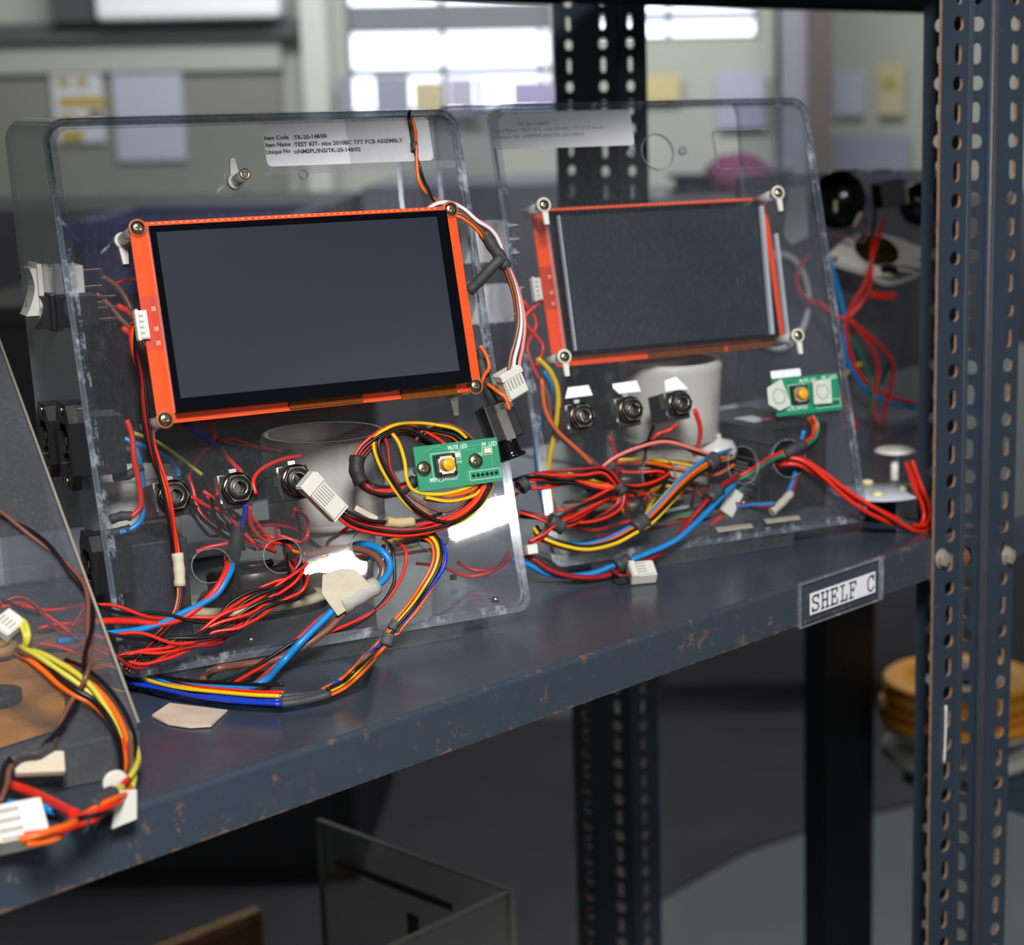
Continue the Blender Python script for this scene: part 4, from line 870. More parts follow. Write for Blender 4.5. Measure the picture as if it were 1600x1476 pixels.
for i, (c, dx) in enumerate((('b', 0), ('r', -7))):
    wire(w, wp(K1, [(362+dx, 868, -16), (362+dx, 886, 2), (354+dx, 905, 6), (338+dx, 928, 7), (310+dx, 946+i*8, 8), (280, 960+i*8, 8), (250, 974+i*1, 9), (215, 984-i*13, 10), (170, 990-i*20, 14), (120, 998-i*24, 18), (90, 1002-i*24, 20)]), c, .0018, 7, label='thick '+CN[c]+' cable')
sleeve(w, wp(K1, [(374, 812, -22), (370, 840, -18), (364, 868, -12), (360, 888, -1)]), .0040, mat('black_sleeve', (40, 40, 42), .6), label='black sleeve round the pair')
w = loom('large yellow, blue and black wire bundle lying on the shelf below the front kit', at=hitZ(330, 1080, SH))
g1 = [(100, 1050, 'z', 8), (165, 1052, 'z', 7), (205, 1060, 'z', 5), (245, 1074, 'z', 4), (290, 1084, 'z', 4), (345, 1090, 'z', 4), (400, 1094, 'z', 4), (442, 1094, 'z', 4)]
strands(w, wp(K1, g1), 'nyknyknrk', .0011, spread=.0060, pitch=.9, wander=.7, seed=3)
for i, (y0, c) in enumerate(((1088, 'y'), (1094, 'n'), (1100, 'n'))):
    wire(w, wp(K1, [(180, 1046+i*8, 'z', 7), (230, 1062+i*5, 'z', 6), (300, 1076+i*5, 'z', 6), (370, 1086+i*5, 'z', 6), (440, y0, 'z', 6)]), c, .0011)
for i in range(3):
    sleeve(w, wp(K1, [(438, 1088+i*6, 'z', 5), (462, 1087+i*5, 'z', 5), (488, 1086+i*3, 'z', 5), (516, 1078+i*3, 'z', 6)]), .0021, GREY, label='crinkled grey heat-shrink')
g2 = [(508, 1082, 'z', 6), (535, 1068, 'z', 8), (560, 1046, 'z', 14), (582, 1022, 16), (604, 998, 13), (622, 975, 12), (645, 948, 12), (664, 920, 10), (680, 892, 10), (686, 870, 9), (683, 850, 6), (672, 838, 2), (655, 836, -4), (630, 842, -14), (600, 850, -24)]
strands(w, wp(K1, g2), 'yokbnoyk', .00095, spread=[.0030 if (i < 26 or i > 40) else .0022 for i in range(200)], pitch=1.4, wander=.3, seed=8)
wire(w, wp(K1, [(508, 1080, 'z', 6), (545, 1052, 'z', 10), (580, 1020, 17), (610, 992, 14), (635, 965, 13), (662, 930, 12), (688, 895, 11), (696, 872, 10), (690, 848, 6), (674, 836, 1), (655, 838, -8)]), 'n', .0013)
for (p1, p2) in (((602, 1008, 13), (608, 990, 13)), ((613, 985, 12), (621, 972, 12))):
    sleeve(w, wp(K1, [p1, p2]), .0036, mat('grey_wrap', (86, 86, 88), .7), 'cloth_tape_band', 'grey tape band')
w = loom('thick light blue and brown cables with a white taped joint, before the front kit', at=K1.px(500, 990, 8))
gb = [(540, 856, -20), (566, 850, -4), (592, 858, 6), (608, 876, 10), (607, 895, 12), (592, 912, 13)]
gb2 = [(538, 938, 14), (505, 968, 15), (470, 1003, 16), (438, 1038, 14), (415, 1062, 'z', 8), (385, 1074, 'z', 5), (340, 1074, 'z', 4), (290, 1070, 'z', 4), (230, 1064, 'z', 5), (150, 1052, 'z', 6)]
wire(w, wp(K1, gb+[(560, 930, 14)]+gb2), 'b', .0021, 8, label='thick light blue cable')
gt = [(480, 868, -20), (520, 858, -12), (560, 858, -4), (585, 868, 4), (598, 886, 9), (594, 905, 10), (575, 928, 11), (545, 950, 12), (510, 985, 13), (470, 1012, 12), (430, 1030, 10), (380, 1038, 10), (342, 1044, 'z', 12), (322, 1056, 'z', 6), (310, 1072, 'z', 3)]
wire(w, wp(K1, gt), 't', .0021, 8, label='thick brown cable')
sleeve(w, wp(K1, [(588, 914, 13), (562, 930, 14), (533, 947, 14)]), .0050, mat('grey_white_sleeve', (176, 176, 168), .6, var=.15, vscale=200), label='grey-white sleeve over the joint')
M = K1.F(538, 922, 17); b = MB(); b.prism([(-.013, .000), (-.011, .010), (.000, .012), (.008, .010), (.016, -.001), (.006, -.008), (-.006, -.013)], .0010, M); obj('folded_tape_flag', b, TAPE, w, label='folded flag of aged white tape', bev=.0003)
wire(w, wp(K1, [(616, 846, -8), (632, 856, 4), (634, 880, 7), (622, 912, 9), (596, 946, 10), (560, 968, 10), (505, 992, 12), (455, 1020, 13), (415, 1052, 12), (385, 1080, 'z', 4)]), 'r', .0010)
wire(w, wp(K1, [(600, 842, -8), (612, 856, 4), (616, 885, 7), (614, 915, 9), (590, 950, 10), (550, 978, 10), (500, 990, 12), (465, 1000, 13), (420, 1028, 12), (370, 1058, 'z', 6), (320, 1075, 'z', 4)]), 'k', .0010)
wire(w, wp(K1, [(600, 865, 2), (604, 892, 6), (580, 922, 8), (540, 940, 11), (500, 965, 11), (462, 1000, 12), (420, 1034, 10), (360, 1070, 'z', 5)]), 'r', .0010)
wire(w, wp(K1, [(598, 852, 0), (605, 878, 4), (590, 905, 8), (580, 925, 9)]), 'k', .0010)
# coil behind the mute board
w = loom('coiled loom of thin coloured wires behind the green mute switch board of the front kit', at=K1.px(660, 760, 2))
c1 = [(690, 700, 5), (672, 688, 5), (640, 672, 6), (612, 672, 6), (584, 688, 6), (565, 706, 5), (558, 726, 5), (562, 748, 5), (575, 762, 5), (598, 768, 5), (625, 764, 5), (650, 752, 4), (670, 738, 4)]
strands(w, wp(K1, c1), 'rkrkokr', .0010, spread=.0026, pitch=.4, wander=.5, seed=4)
sleeve(w, wp(K1, [(558, 712, 6), (557, 735, 6), (565, 755, 6)]), .0042, mat('black_sleeve', (40, 40, 42), .6), label='black sleeve on the coil')
sleeve(w, wp(K1, [(575, 760, 4), (600, 770, 4), (632, 764, 4), (648, 748, 4)]), .0030, mat('black_sleeve', (40, 40, 42), .6))
c2 = [(720, 690, 4), (705, 678, 5), (680, 672, 5), (650, 668, 6), (618, 670, 6), (592, 684, 6), (588, 700, 6), (598, 728, 6), (618, 760, 6), (640, 786, 6), (668, 804, 6), (695, 812, 6), (722, 802, 6), (745, 780, 5), (758, 756, 4), (764, 735, 4)]
strands(w, wp(K1, c2), 'gktoky', .0010, spread=.0034, pitch=.9, wander=.8, seed=5)
wire(w, wp(K1, [(590, 678, 8), (605, 672, 8), (622, 690, 8), (632, 720, 8), (636, 750, 8), (650, 768, 7), (690, 772, 7), (730, 762, 6), (756, 744, 4)]), 'y', .0011)
wire(w, wp(K1, [(600, 682, 7), (606, 700, 7), (612, 738, 7), (640, 790, 7), (668, 812, 7), (690, 822, 7)]), 'm', .0011)
c3 = [(516, 792, 10), (530, 806, 10), (552, 820, 9), (585, 828, 8), (625, 832, 8), (660, 828, 7), (695, 818, 7), (722, 804, 6), (744, 784, 5), (760, 755, 4)]
strands(w, wp(K1, c3), 'rkrrkr', .0010, spread=.0028, pitch=.6, wander=.7, seed=6)
strands(w, wp(K1, [(655, 690, 4), (665, 676, 6), (690, 668, 6), (716, 676, 5), (735, 690, 4)]), 'oytk', .0010, spread=.0022, pitch=.5, seed=7)
strands(w, wp(K1, [(664, 775, 5), (700, 780, 6), (735, 772, 5), (752, 758, 4)]), 'oyr', .0010, spread=.0022, pitch=.5, seed=9)
wire(w, wp(K1, [(523, 780, 12), (545, 800, 12), (575, 812, 11), (605, 815, 10), (650, 814, 9), (690, 802, 8)]), 'k', .0010)
sleeve(w, wp(K1, [(604, 815, 11), (625, 817, 11), (646, 815, 11)]), .0028, mat('beige_tape', (204, 178, 134), .7, var=.12, vscale=200), 'tape_wrap', 'beige tape wrap')
p0 = K1.px(476, 748, 17); p1 = K1.px(530, 803, 12)
connector(w, (p0+p1)/2, p1-p0, K1.n, (p1-p0).length, .0115, .0085, 6)
p0 = K1.px(556, 800, 3); obj('tape_scrap', MB().box((0, 0, 0), (.014, .003, .0005), K1.F(572, 802, 3) @ Matrix.Rotation(-.6, 4, 'Z')), TAPE, w)
# right side looms of the front kit
w = loom('twisted orange and black pair hanging over the top edge of the front kit', at=K1.px(650, 250, 2))
strands(w, wp(K1, [(640, 176, -6), (641, 184, 2), (645, 205, 2), (648, 230, 2), (654, 262, 2), (660, 285, 4), (672, 303, 12), (684, 318, 24), (700, 330, 26)]), 'ok', .0010, spread=.0012, pitch=.055, seed=2)
sleeve(w, wp(K1, [(647, 222, 2), (648, 236, 2)]), .0022, GREY)
w = loom('pink, white, brown and orange wires arching right of the front display to a white plug', at=K1.px(780, 420, 10))
strands(w, wp(K1, [(664, 332, 20), (682, 320, 24), (702, 318, 24), (724, 328, 24), (744, 345, 24), (765, 358, 22), (778, 376, 20), (784, 398, 18), (778, 408, 18)]), 'pwtw', .0011, spread=.0021, pitch=.5, wander=.5, seed=12)
strands(w, wp(K1, [(706, 334, 20), (722, 338, 22), (742, 352, 22), (758, 370, 20)]), 'wtokp', .0011, spread=.0022, pitch=.5, wander=.5, seed=13)
sleeve(w, wp(K1, [(756, 362, 20), (768, 382, 20), (782, 402, 20), (791, 418, 20)]), .0036, mat('charcoal_sleeve', (58, 57, 60), .6), label='charcoal sleeve running down')
sleeve(w, wp(K1, [(784, 402, 22), (766, 420, 20), (748, 440, 16), (732, 455, 12)]), .0032, mat('charcoal_sleeve', (58, 57, 60), .6), label='charcoal sleeve crossing behind the display')
strands(w, wp(K1, [(790, 416, 20), (800, 440, 20), (808, 470, 20), (812, 505, 20), (808, 535, 20), (802, 560, 20), (800, 582, 20)]), 'okpwt', .0011, spread=[.0020+.002*min(1, i/40) for i in range(80)], pitch=.6, wander=.6, seed=14)
p0 = K1.px(790, 578, 20); p1 = K1.px(806, 618, 16)
connector(w, (p0+p1)/2, p1-p0, K1.n, .0165, .0135, .010, 5)
w = loom('grey sleeved lead with a loose black jack socket dangling right of the front kit', at=K1.px(780, 660, 10))
wire(w, wp(K1, [(750, 540, 14), (760, 556, 14), (764, 574, 14), (757, 586, 12), (752, 600, 10)]), 'o', .0011)
wire(w, wp(K1, [(762, 600, 10), (778, 612, 16), (790, 622, 18), (796, 640, 18)]), 'o', .0011)
wire(w, wp(K1, [(744, 548, 6), (752, 575, 6), (757, 596, 8)]), 'k', .0010)
sleeve(w, wp(K1, [(750, 560, 6), (758, 592, 6), (766, 616, 5), (772, 634, 2)]), .0032, mat('charcoal_sleeve', (58, 57, 60), .6), label='charcoal sleeve')
pc = K1.px(782, 665, 1); ax = (K1.px(797, 702, 1)-K1.px(772, 635, -1)).normalized(); zz = K1.n; xx = ax.cross(zz).normalized(); zz = xx.cross(ax)
MJ = frame_M(pc, xx, ax, zz)
jk = obj('jack_body', MB().box((0, -.002, 0), (.0185, .0225, .014), MJ), BLK, w, bev=.0008, label='black jack body')
obj('nickel_strap', MB().box((0, -.001, .0074), (.0062, .0215, .0008), MJ).box((-.004, -.0095, .0074), (.009, .0035, .0008), MJ), CHR, jk)
b = MB(); Mj = MJ @ Matrix.Translation((0, .009, 0)) @ Matrix.Rotation(-math.pi/2, 4, 'X'); pr = [(.0066, 0)]
for i in range(5): pr += [(.0070, .001+i*.0016), (.0062, .0018+i*.0016)]
pr += [(.0085, .0092), (.0085, .0108), (.005, .0112), (.0032, .0112), (.0032, .002), (.0001, .002)]
obj('threaded_barrel', b.lathe(pr, Mj, 24), BLKG, jk)
for dx in (-.004, .004): obj('solder_lug', MB().box((dx, -.0145, -.002), (.0018, .006, .0006), MJ), BRS, jk)
# wires inside the front kit --------------------------------------------------
w = loom('tangle of red, black and blue wires inside the front kit between its sockets and jacks', at=K1.L(-.03, .06, .0115), cat='wire tangle', name='wire_tangle')
for c, r, pp in [
    ('b', .0016, [(188, 684, 'b', 60), (204, 690, 'b', 58), (216, 712, 'b', 56), (222, 745, 'b', 56), (226, 785, 'b', 56), (220, 812, 'b', 56), (205, 826, 'b', 56), (186, 832, 'b', 56)]),
    ('r', .0016, [(198, 656, 'b', 58), (206, 680, 'b', 56), (210, 720, 'b', 54), (218, 760, 'b', 54), (220, 790, 'b', 54), (205, 808, 'b', 54)]),
    ('b', .0014, [(186, 688, 'b', 62), (205, 690, 'b', 60), (245, 706, 'b', 58), (268, 722, 'b', 56), (280, 745, 'b', 50)]),
    ('n', .0015, [(285, 660, 'b', 70), (318, 682, 'b', 66), (350, 706, 'b', 60), (372, 738, 'b', 50)]),
    ('l', .0011, [(208, 676, 'b', 58), (245, 690, 'b', 56), (285, 718, 'b', 54), (316, 742, 'b', 50)]),
    ('r', .0011, [(320, 655, 'b', 75), (335, 682, 'b', 70), (312, 712, 'b', 66), (296, 740, 'b', 60), (302, 765, 'b', 55), (312, 800, 'b', 50), (345, 838, 'b', 40)]),
    ('k', .0010, [(330, 668, 'b', 78), (342, 690, 'b', 72), (392, 700, 'b', 68), (440, 706, 'b', 66), (470, 700, 'b', 66)]),
    ('r', .0010, [(340, 690, 'b', 72), (365, 686, 'b', 70), (400, 698, 'b', 66), (440, 704, 'b', 64)]),
    ('r', .0012, [(345, 700, 'b', 50), (362, 722, 'b', 40), (378, 738, 'b', 30)]),
    ('r', .0011, [(400, 772, 'b', 20), (396, 750, 'b', 24), (410, 732, 'b', 30), (440, 718, 'b', 36), (470, 712, 'b', 40)]),
    ('k', .0009, [(398, 768, 'b', 22), (408, 752, 'b', 26), (424, 742, 'b', 30), (450, 744, 'b', 34)]),
    ('r', .0011, [(300, 776, 'b', 24), (322, 790, 'b', 28), (350, 800, 'b', 34), (375, 826, 'b', 36), (398, 850, 'b', 36)]),
    ('k', .0011, [(298, 785, 'b', 24), (318, 812, 'b', 30), (345, 832, 'b', 36), (382, 858, 'b', 38)]),
    ('k', .0009, [(330, 778, 'b', 22), (335, 800, 'b', 26), (345, 830, 'b', 30), (358, 842, 'b', 34)]),
    ('n', .0014, [(384, 788, 'b', 22), (382, 805, 'b', 26), (378, 822, 'b', 30)]),
    ('r', .0011, [(390, 790, 'b', 24), (392, 820, 'b', 30), (410, 842, 'b', 36), (440, 850, 'b', 40)]),
    ('k', .0012, [(392, 818, 'b', 34), (425, 815, 'b', 40), (455, 822, 'b', 44), (480, 842, 'b', 46), (505, 858, 'b', 46), (530, 862, 'b', 46)]),
    ('m', .0011, [(392, 822, 'b', 36), (430, 820, 'b', 40), (462, 828, 'b', 44), (485, 850, 'b', 46)]),
    ('m', .0011, [(548, 820, 'b', 30), (528, 836, 'b', 34), (512, 848, 'b', 36), (512, 872, 'b', 40), (522, 880, 'b', 42)]),
    ('r', .0011, [(306, 862, 'b', 36), (325, 855, 'b', 36), (350, 850, 'b', 34), (372, 846, 'b', 30)]),
    ('g', .0010, [(356, 795, 'b', 40), (368, 815, 'b', 40), (390, 835, 'b', 44), (420, 835, 'b', 46)]),
    ('o', .0011, [(455, 860, 'b', 40), (490, 868, 'b', 40), (530, 872, 'b', 40), (570, 868, 'b', 40), (620, 858, 'b', 36)]),
    ('l', .0011, [(480, 875, 'b', 44), (520, 878, 'b', 44), (560, 872, 'b', 42), (610, 862, 'b', 40), (655, 850, 'b', 36)]),
    ('b', .0016, [(460, 870, 'b', 50), (500, 880, 'b', 50), (540, 888, 'b', 50), (580, 868, 'b', 40)]),
    ('r', .0010, [(650, 880, 'b', 60), (690, 885, 'b', 58), (730, 900, 'b', 56), (770, 892, 'b', 50), (800, 870, 'b', 46)]),
    ('r', .0012, [(715, 878, 'b', 70), (740, 890, 'b', 66), (775, 888, 'b', 60), (795, 862, 'b', 56)]),
    ('m', .0010, [(600, 868, 'b', 50), (650, 862, 'b', 50), (700, 850, 'b', 52), (760, 800, 'b', 60), (810, 770, 'b', 64)]),
    ('t', .0014, [(160, 432, 'b', 80), (182, 446, 'b', 80), (198, 468, 'b', 78), (208, 490, 'b', 74), (222, 512, 'b', 60)]),
    ('r', .0011, [(178, 444, 'b', 84), (196, 438, 'b', 84), (215, 437, 'b', 84), (240, 440, 'b', 84)]),
    ('t', .0014, [(150, 458, 'b', 84), (172, 478, 'b', 82), (190, 500, 'b', 80), (212, 520, 'b', 76), (226, 545, 'b', 60)]),
    ('r', .0018, [(184, 478, 'b', 82), (200, 486, 'b', 78), (214, 498, 'b', 70)]),
    ('r', .0018, [(192, 512, 'b', 80), (206, 522, 'b', 76), (222, 528, 'b', 66)])]:
    wire(w, wp(K1, pp), c, r)
rnd = random.Random(31)
for i in range(12):
    x0, y0 = rnd.choice([(300, 790), (380, 800), (330, 770), (400, 780), (470, 790)]); x1, y1 = rnd.choice([(400, 858), (430, 862), (455, 856), (470, 848)])
    mx, my = (x0+x1)/2+rnd.uniform(-35, 35), (y0+y1)/2+rnd.uniform(-10, 28); d0 = rnd.uniform(25, 60)
    wire(w, wp(K1, [(x0+rnd.uniform(-12, 12), y0+rnd.uniform(-10, 10), 'b', d0), (mx, my, 'b', d0+8), ((mx+x1)/2+rnd.uniform(-14, 14), (my+y1)/2+rnd.uniform(-8, 8), 'b', d0), (x1, y1, 'b', 34)]), rnd.choice('rkrkrm'), .0010)
for pp in ([(176, 706, 'b', 62), (200, 702, 'b', 60), (220, 708, 'b', 58)], [(178, 745, 'b', 62), (200, 742, 'b', 58), (222, 728, 'b', 56)], [(172, 812, 'b', 60), (190, 806, 'b', 58), (206, 806, 'b', 56)], [(172, 834, 'b', 60), (190, 830, 'b', 58), (204, 826, 'b', 56)]):
    sleeve(w, wp(K1, pp), .0026, mat('dark_sleeve', (52, 50, 52), .6), label='dark insulating boot')
# off-cuts on the shelf in front
p = hitZ(298, 1119, SH); M = frame_M(p+Vector((0, 0, .0006)), K1.a, K1.b, K1.Z)
A = [hitZ(x, y, SH) for x, y in ((238, 1121), (265, 1100), (356, 1111), (330, 1136), (296, 1138), (262, 1133))]
b = MB(); n = len(A); top = [q+Vector((0, 0, .0016 if i in (0, 3) else .0008)) for i, q in enumerate(A)]; b.add([q+Vector((0, 0, .0002)) for q in A]+top, [tuple(reversed(range(n))), tuple(range(n, 2*n))]+[(i, (i+1) % n, n+(i+1) % n, n+i) for i in range(n)])
obj('card_scrap', b, mat('stained_card', (214, 194, 172), .8, var=.2, vscale=60), label='stained beige card scrap on the shelf edge below the front kit', cat='card scrap')
# looms of the rear kit -------------------------------------------------------
w = loom('red and black loom spreading between the two kits and tied at the rear kit panel', at=K2.px(900, 770, 4))
for i, (c, pp, sd, sp) in enumerate([
    ('rkrkm', [(806, 756, -4), (830, 745, 4), (870, 744, 6), (910, 742, 8), (942, 738, 8), (966, 758, 8)], 1, .0034),
    ('rkro', [(810, 752, 2), (850, 752, 6), (890, 750, 7), (930, 760, 8), (968, 762, 8)], 2, .0030),
    ('rkrk', [(966, 760, 10), (995, 760, 8), (1025, 752, 7), (1044, 738, 4), (1030, 733, -3), (1000, 738, -10), (970, 742, -12)], 3, .0022),
    ('rkrk', [(966, 764, 8), (945, 780, 8), (918, 800, 10), (895, 815, 12), (872, 818, 12), (840, 806, 8), (812, 800, 2)], 4, .0022),
    ('rkrk', [(970, 768, 8), (965, 790, 8), (940, 808, 8), (905, 818, 9), (875, 812, 10)], 5, .0020),
    ('krr', [(966, 766, 10), (930, 782, 12), (895, 800, 14), (866, 818, 14), (848, 836, 14), (828, 850, 12)], 6, .0024)]):
    strands(w, wp(K2, pp), c, .0011, spread=sp, pitch=.14, wander=.8, seed=sd)
for pp in ([(964, 756, 9), (972, 768, 9)], [(858, 812, 14), (880, 824, 14)][::1], [(812, 762, 4), (822, 754, 4)]):
    sleeve(w, wp(K2, pp), .0048, GREY, 'tape_band', 'grey tape band')
obj('cable_tie_head', MB().box((0, 0, 0), (.007, .006, .005), K2.F(830, 858, 12)), WHT, w, bev=.0005)
w = loom('blue, yellow and orange loom curving across the rear kit, grey banded', at=K2.px(980, 840, 5))
pp = [(838, 830, 2), (850, 842, 8), (880, 852, 12), (915, 856, 14), (955, 846, 14), (985, 830, 14), (1010, 815, 12), (1035, 790, 10), (1060, 762, 9), (1085, 738, 7), (1110, 722, 5), (1130, 716, -4), (1140, 712, -16)]
strands(w, wp(K2, pp), 'bybokyo', .00125, spread=.0034, pitch=.7, wander=.5, seed=11)
for q in ([(990, 826, 14), (1008, 812, 13)], [(1104, 728, 6), (1118, 716, 4)]): sleeve(w, wp(K2, q), .0052, GREY, 'tape_band', 'grey tape band')
strands(w, wp(K2, [(1142, 722, -10), (1110, 738, -8), (1060, 730, -14), (1010, 722, -20), (970, 724, -24)]), 'oyk', .0012, spread=.0026, pitch=.6, seed=12)
w = loom('thick blue and dark red pair draped low on the rear kit', at=K2.px(960, 880, 3))
pp = [(1150, 746, -8), (1146, 752, 2), (1128, 766, 6), (1105, 790, 8), (1080, 818, 9), (1058, 842, 10), (1030, 860, 10), (995, 876, 10), (960, 888, 10), (930, 898, 9), (890, 900, 8), (855, 892, 6), (828, 876, 4), (800, 866, 0)]
strands(w, wp(K2, pp), 'bm', .0019, spread=.0024, pitch=.17, seed=13)
for q in ([(1106, 780, 8), (1124, 764, 6)], [(962, 886, 11), (982, 876, 11)]): sleeve(w, wp(K2, q), .0048, GREY, 'tape_band', 'grey tape band')
wire(w, wp(K2, [(956, 888, 11), (966, 898, 'z', 9), (985, 899, 'z', 7)]), 'm', .0010)
p0 = hitZ(986, 896, SH+.0065); p1 = hitZ(1020, 893, SH+.0065)
connector(w, (p0+p1)/2, p1-p0, Vector((.2, -.5, .9)), .016, .012, .009, 4)
w = loom('coloured wires rising from a slot to the green board of the rear kit', at=K2.px(1240, 700, 2))
strands(w, wp(K2, [(1268, 650, 2), (1276, 664, 3), (1272, 682, 4), (1256, 696, 6), (1232, 706, 6), (1215, 714, 2), (1196, 724, -6), (1170, 742, -14), (1140, 756, -18)]), 'yokgr', .0012, spread=.0026, pitch=.5, wander=.5, seed=14)
sleeve(w, wp(K2, [(1256, 694, 6), (1240, 702, 7), (1226, 710, 6)]), .0038, mat('charcoal_sleeve', (58, 57, 60), .6), label='charcoal sleeve')
strands(w, wp(K2, [(1160, 760, -18), (1120, 790, -16), (1080, 800, -18), (1030, 812, -20)]), 'gkry', .0011, spread=.0022, pitch=.4, seed=15)
w = loom('three bright red wires sweeping from the rear kit over the shelf to the post', at=hitZ(1380, 812, SH))
pp = [(1206, 722, -16), (1222, 718, 0), (1252, 720, 8), (1285, 742, 12), (1320, 770, 14), (1352, 790, 16), (1384, 806, 16), (1400, 814, 14), (1426, 824, 12), (1444, 822, 8), (1450, 806, 6), (1446, 785, 6), (1434, 762, 6), (1424, 738, 6), (1418, 722, 6)]
strands(w, wp(K2, pp), 'rrr', .0016, spread=.0026, pitch=.22, wander=.6, seed=16)
sleeve(w, wp(K2, [(1400, 813, 14), (1420, 823, 13)]), .0036, GREY, 'tape_band', 'grey tape band')
w = loom('red, blue and brown wires inside the rear kit around its lamp holder and battery', at=K2.L(0, .06, .0115), cat='wire tangle', name='wire_tangle')
for c, r, pp in [
    ('y', .0018, [(840, 560, 'b', 40), (858, 578, 'b', 40), (870, 604, 'b', 40), (872, 636, 'b', 40), (866, 680, 'b', 42), (858, 720, 'b', 44), (858, 760, 'b', 46), (868, 800, 'b', 44)]),
    ('t', .0016, [(844, 590, 'b', 38), (856, 620, 'b', 36), (862, 660, 'b', 36), (885, 692, 'b', 34), (915, 712, 'b', 34), (935, 728, 'b', 34)]),
    ('o', .0014, [(846, 592, 'b', 36), (852, 640, 'b', 34), (870, 672, 'b', 32), (905, 705, 'b', 30), (925, 725, 'b', 30)]),
    ('b', .0016, [(850, 580, 'b', 60), (862, 605, 'b', 60), (850, 650, 'b', 60), (838, 680, 'b', 60), (840, 740, 'b', 60), (852, 800, 'b', 56)]),
    ('r', .0012, [(845, 470, 'b', 75), (820, 500, 'b', 75), (848, 540, 'b', 72), (838, 572, 'b', 66)]),
    ('r', .0012, [(818, 470, 'b', 80), (838, 505, 'b', 78), (824, 540, 'b', 74), (832, 570, 'b', 70), (846, 600, 'b', 66)]),
    ('r', .0011, [(952, 682, 'b', 24), (962, 712, 'b', 30), (965, 745, 'b', 34)]),
    ('p', .0012, [(935, 735, 'b', 18), (960, 715, 'b', 16), (1000, 698, 'b', 14), (1040, 690, 'b', 14), (1080, 700, 'b', 14), (1120, 714, 'b', 16)]),
    ('k', .0014, [(940, 725, 'b', 20), (985, 705, 'b', 18), (1010, 692, 'b', 18), (1050, 688, 'b', 18), (1090, 708, 'b', 18), (1135, 712, 'b', 18)]),
    ('k', .0010, [(1024, 660, 'b', 14), (1012, 690, 'b', 18), (1005, 730, 'b', 22)]),
    ('r', .0012, [(1058, 662, 'b', 16), (1045, 672, 'b', 18), (1025, 680, 'b', 20), (1015, 700, 'b', 22)]),
    ('r', .0016, [(1086, 640, 'b', 20), (1094, 668, 'b', 22), (1092, 692, 'b', 26), (1084, 712, 'b', 30)]),
    ('o', .0014, [(960, 722, 'b', 34), (1020, 724, 'b', 34), (1070, 724, 'b', 34), (1120, 728, 'b', 34)]),
    ('y', .0014, [(965, 718, 'b', 38), (1030, 720, 'b', 38), (1080, 722, 'b', 38)]),
    ('y', .0014, [(1035, 752, 'b', 20), (1020, 780, 'b', 22), (1008, 808, 'b', 24)]),
    ('g', .0012, [(1040, 752, 'b', 24), (1034, 768, 'b', 26), (1028, 780, 'b', 28)]),
    ('r', .0012, [(880, 820, 'b', 20), (930, 828, 'b', 24), (980, 815, 'b', 28), (1040, 808, 'b', 30), (1100, 812, 'b', 34), (1150, 786, 'b', 34)]),
    ('m', .0012, [(930, 838, 'b', 16), (985, 830, 'b', 20), (1050, 820, 'b', 26), (1110, 800, 'b', 30)]),
    ('b', .0014, [(1080, 800, 'b', 24), (1120, 792, 'b', 26), (1150, 770, 'b', 28), (1165, 740, 'b', 30)]),
    ('b', .0015, [(1256, 672, 'b', 14), (1250, 700, 'b', 14), (1242, 740, 'b', 14), (1230, 775, 'b', 14)]),
    ('m', .0012, [(1262, 690, 'b', 14), (1250, 730, 'b', 14), (1236, 775, 'b', 14)]),
    ('b', .0012, [(1150, 790, 'b', 12), (1180, 788, 'b', 12), (1210, 786, 'b', 10)]),
    ('m', .0010, [(1150, 786, 'b', 12), (1185, 790, 'b', 12), (1210, 790, 'b', 10)]),
    ('m', .0010, [(1190, 655, 'b', 30), (1208, 654, 'b', 26), (1220, 648, 'b', 20)]),
    ('r', .0011, [(1110, 820, 'b', 14), (1135, 800, 'b', 18), (1160, 775, 'b', 22)])]:
    wire(w, wp(K2, pp), c, r)
for i in range(16):
    x0, y0 = rnd.choice([(900, 740), (960, 735), (1030, 745), (1000, 770), (870, 790), (1090, 770)]); x1, y1 = rnd.choice([(1010, 800), (1060, 790), (940, 820), (1110, 760), (980, 810)])
    mx, my = (x0+x1)/2+rnd.uniform(-30, 30), (y0+y1)/2+rnd.uniform(-18, 22); d0 = rnd.uniform(12, 60)
    wire(w, wp(K2, [(x0+rnd.uniform(-14, 14), y0+rnd.uniform(-10, 10), 'b', d0), (mx, my, 'b', d0+10), ((mx+x1)/2+rnd.uniform(-14, 14), (my+y1)/2+rnd.uniform(-8, 8), 'b', d0), (x1, y1, 'b', 30)]), rnd.choice('rkrkromyb'), .0012)
sleeve(w, wp(K2, [(1236, 770, 'b', 14), (1222, 785, 'b', 12), (1206, 800, 'b', 10)]), .0028, TAPE, 'tape_wrap', 'aged tape wrap')
obj('adhesive_clip', MB().box((0, 0, 0), (.018, .011, .003), K2.F(1142, 784, -8) @ Matrix.Rotation(.9, 4, 'Z')), NYL, w, bev=.0006)
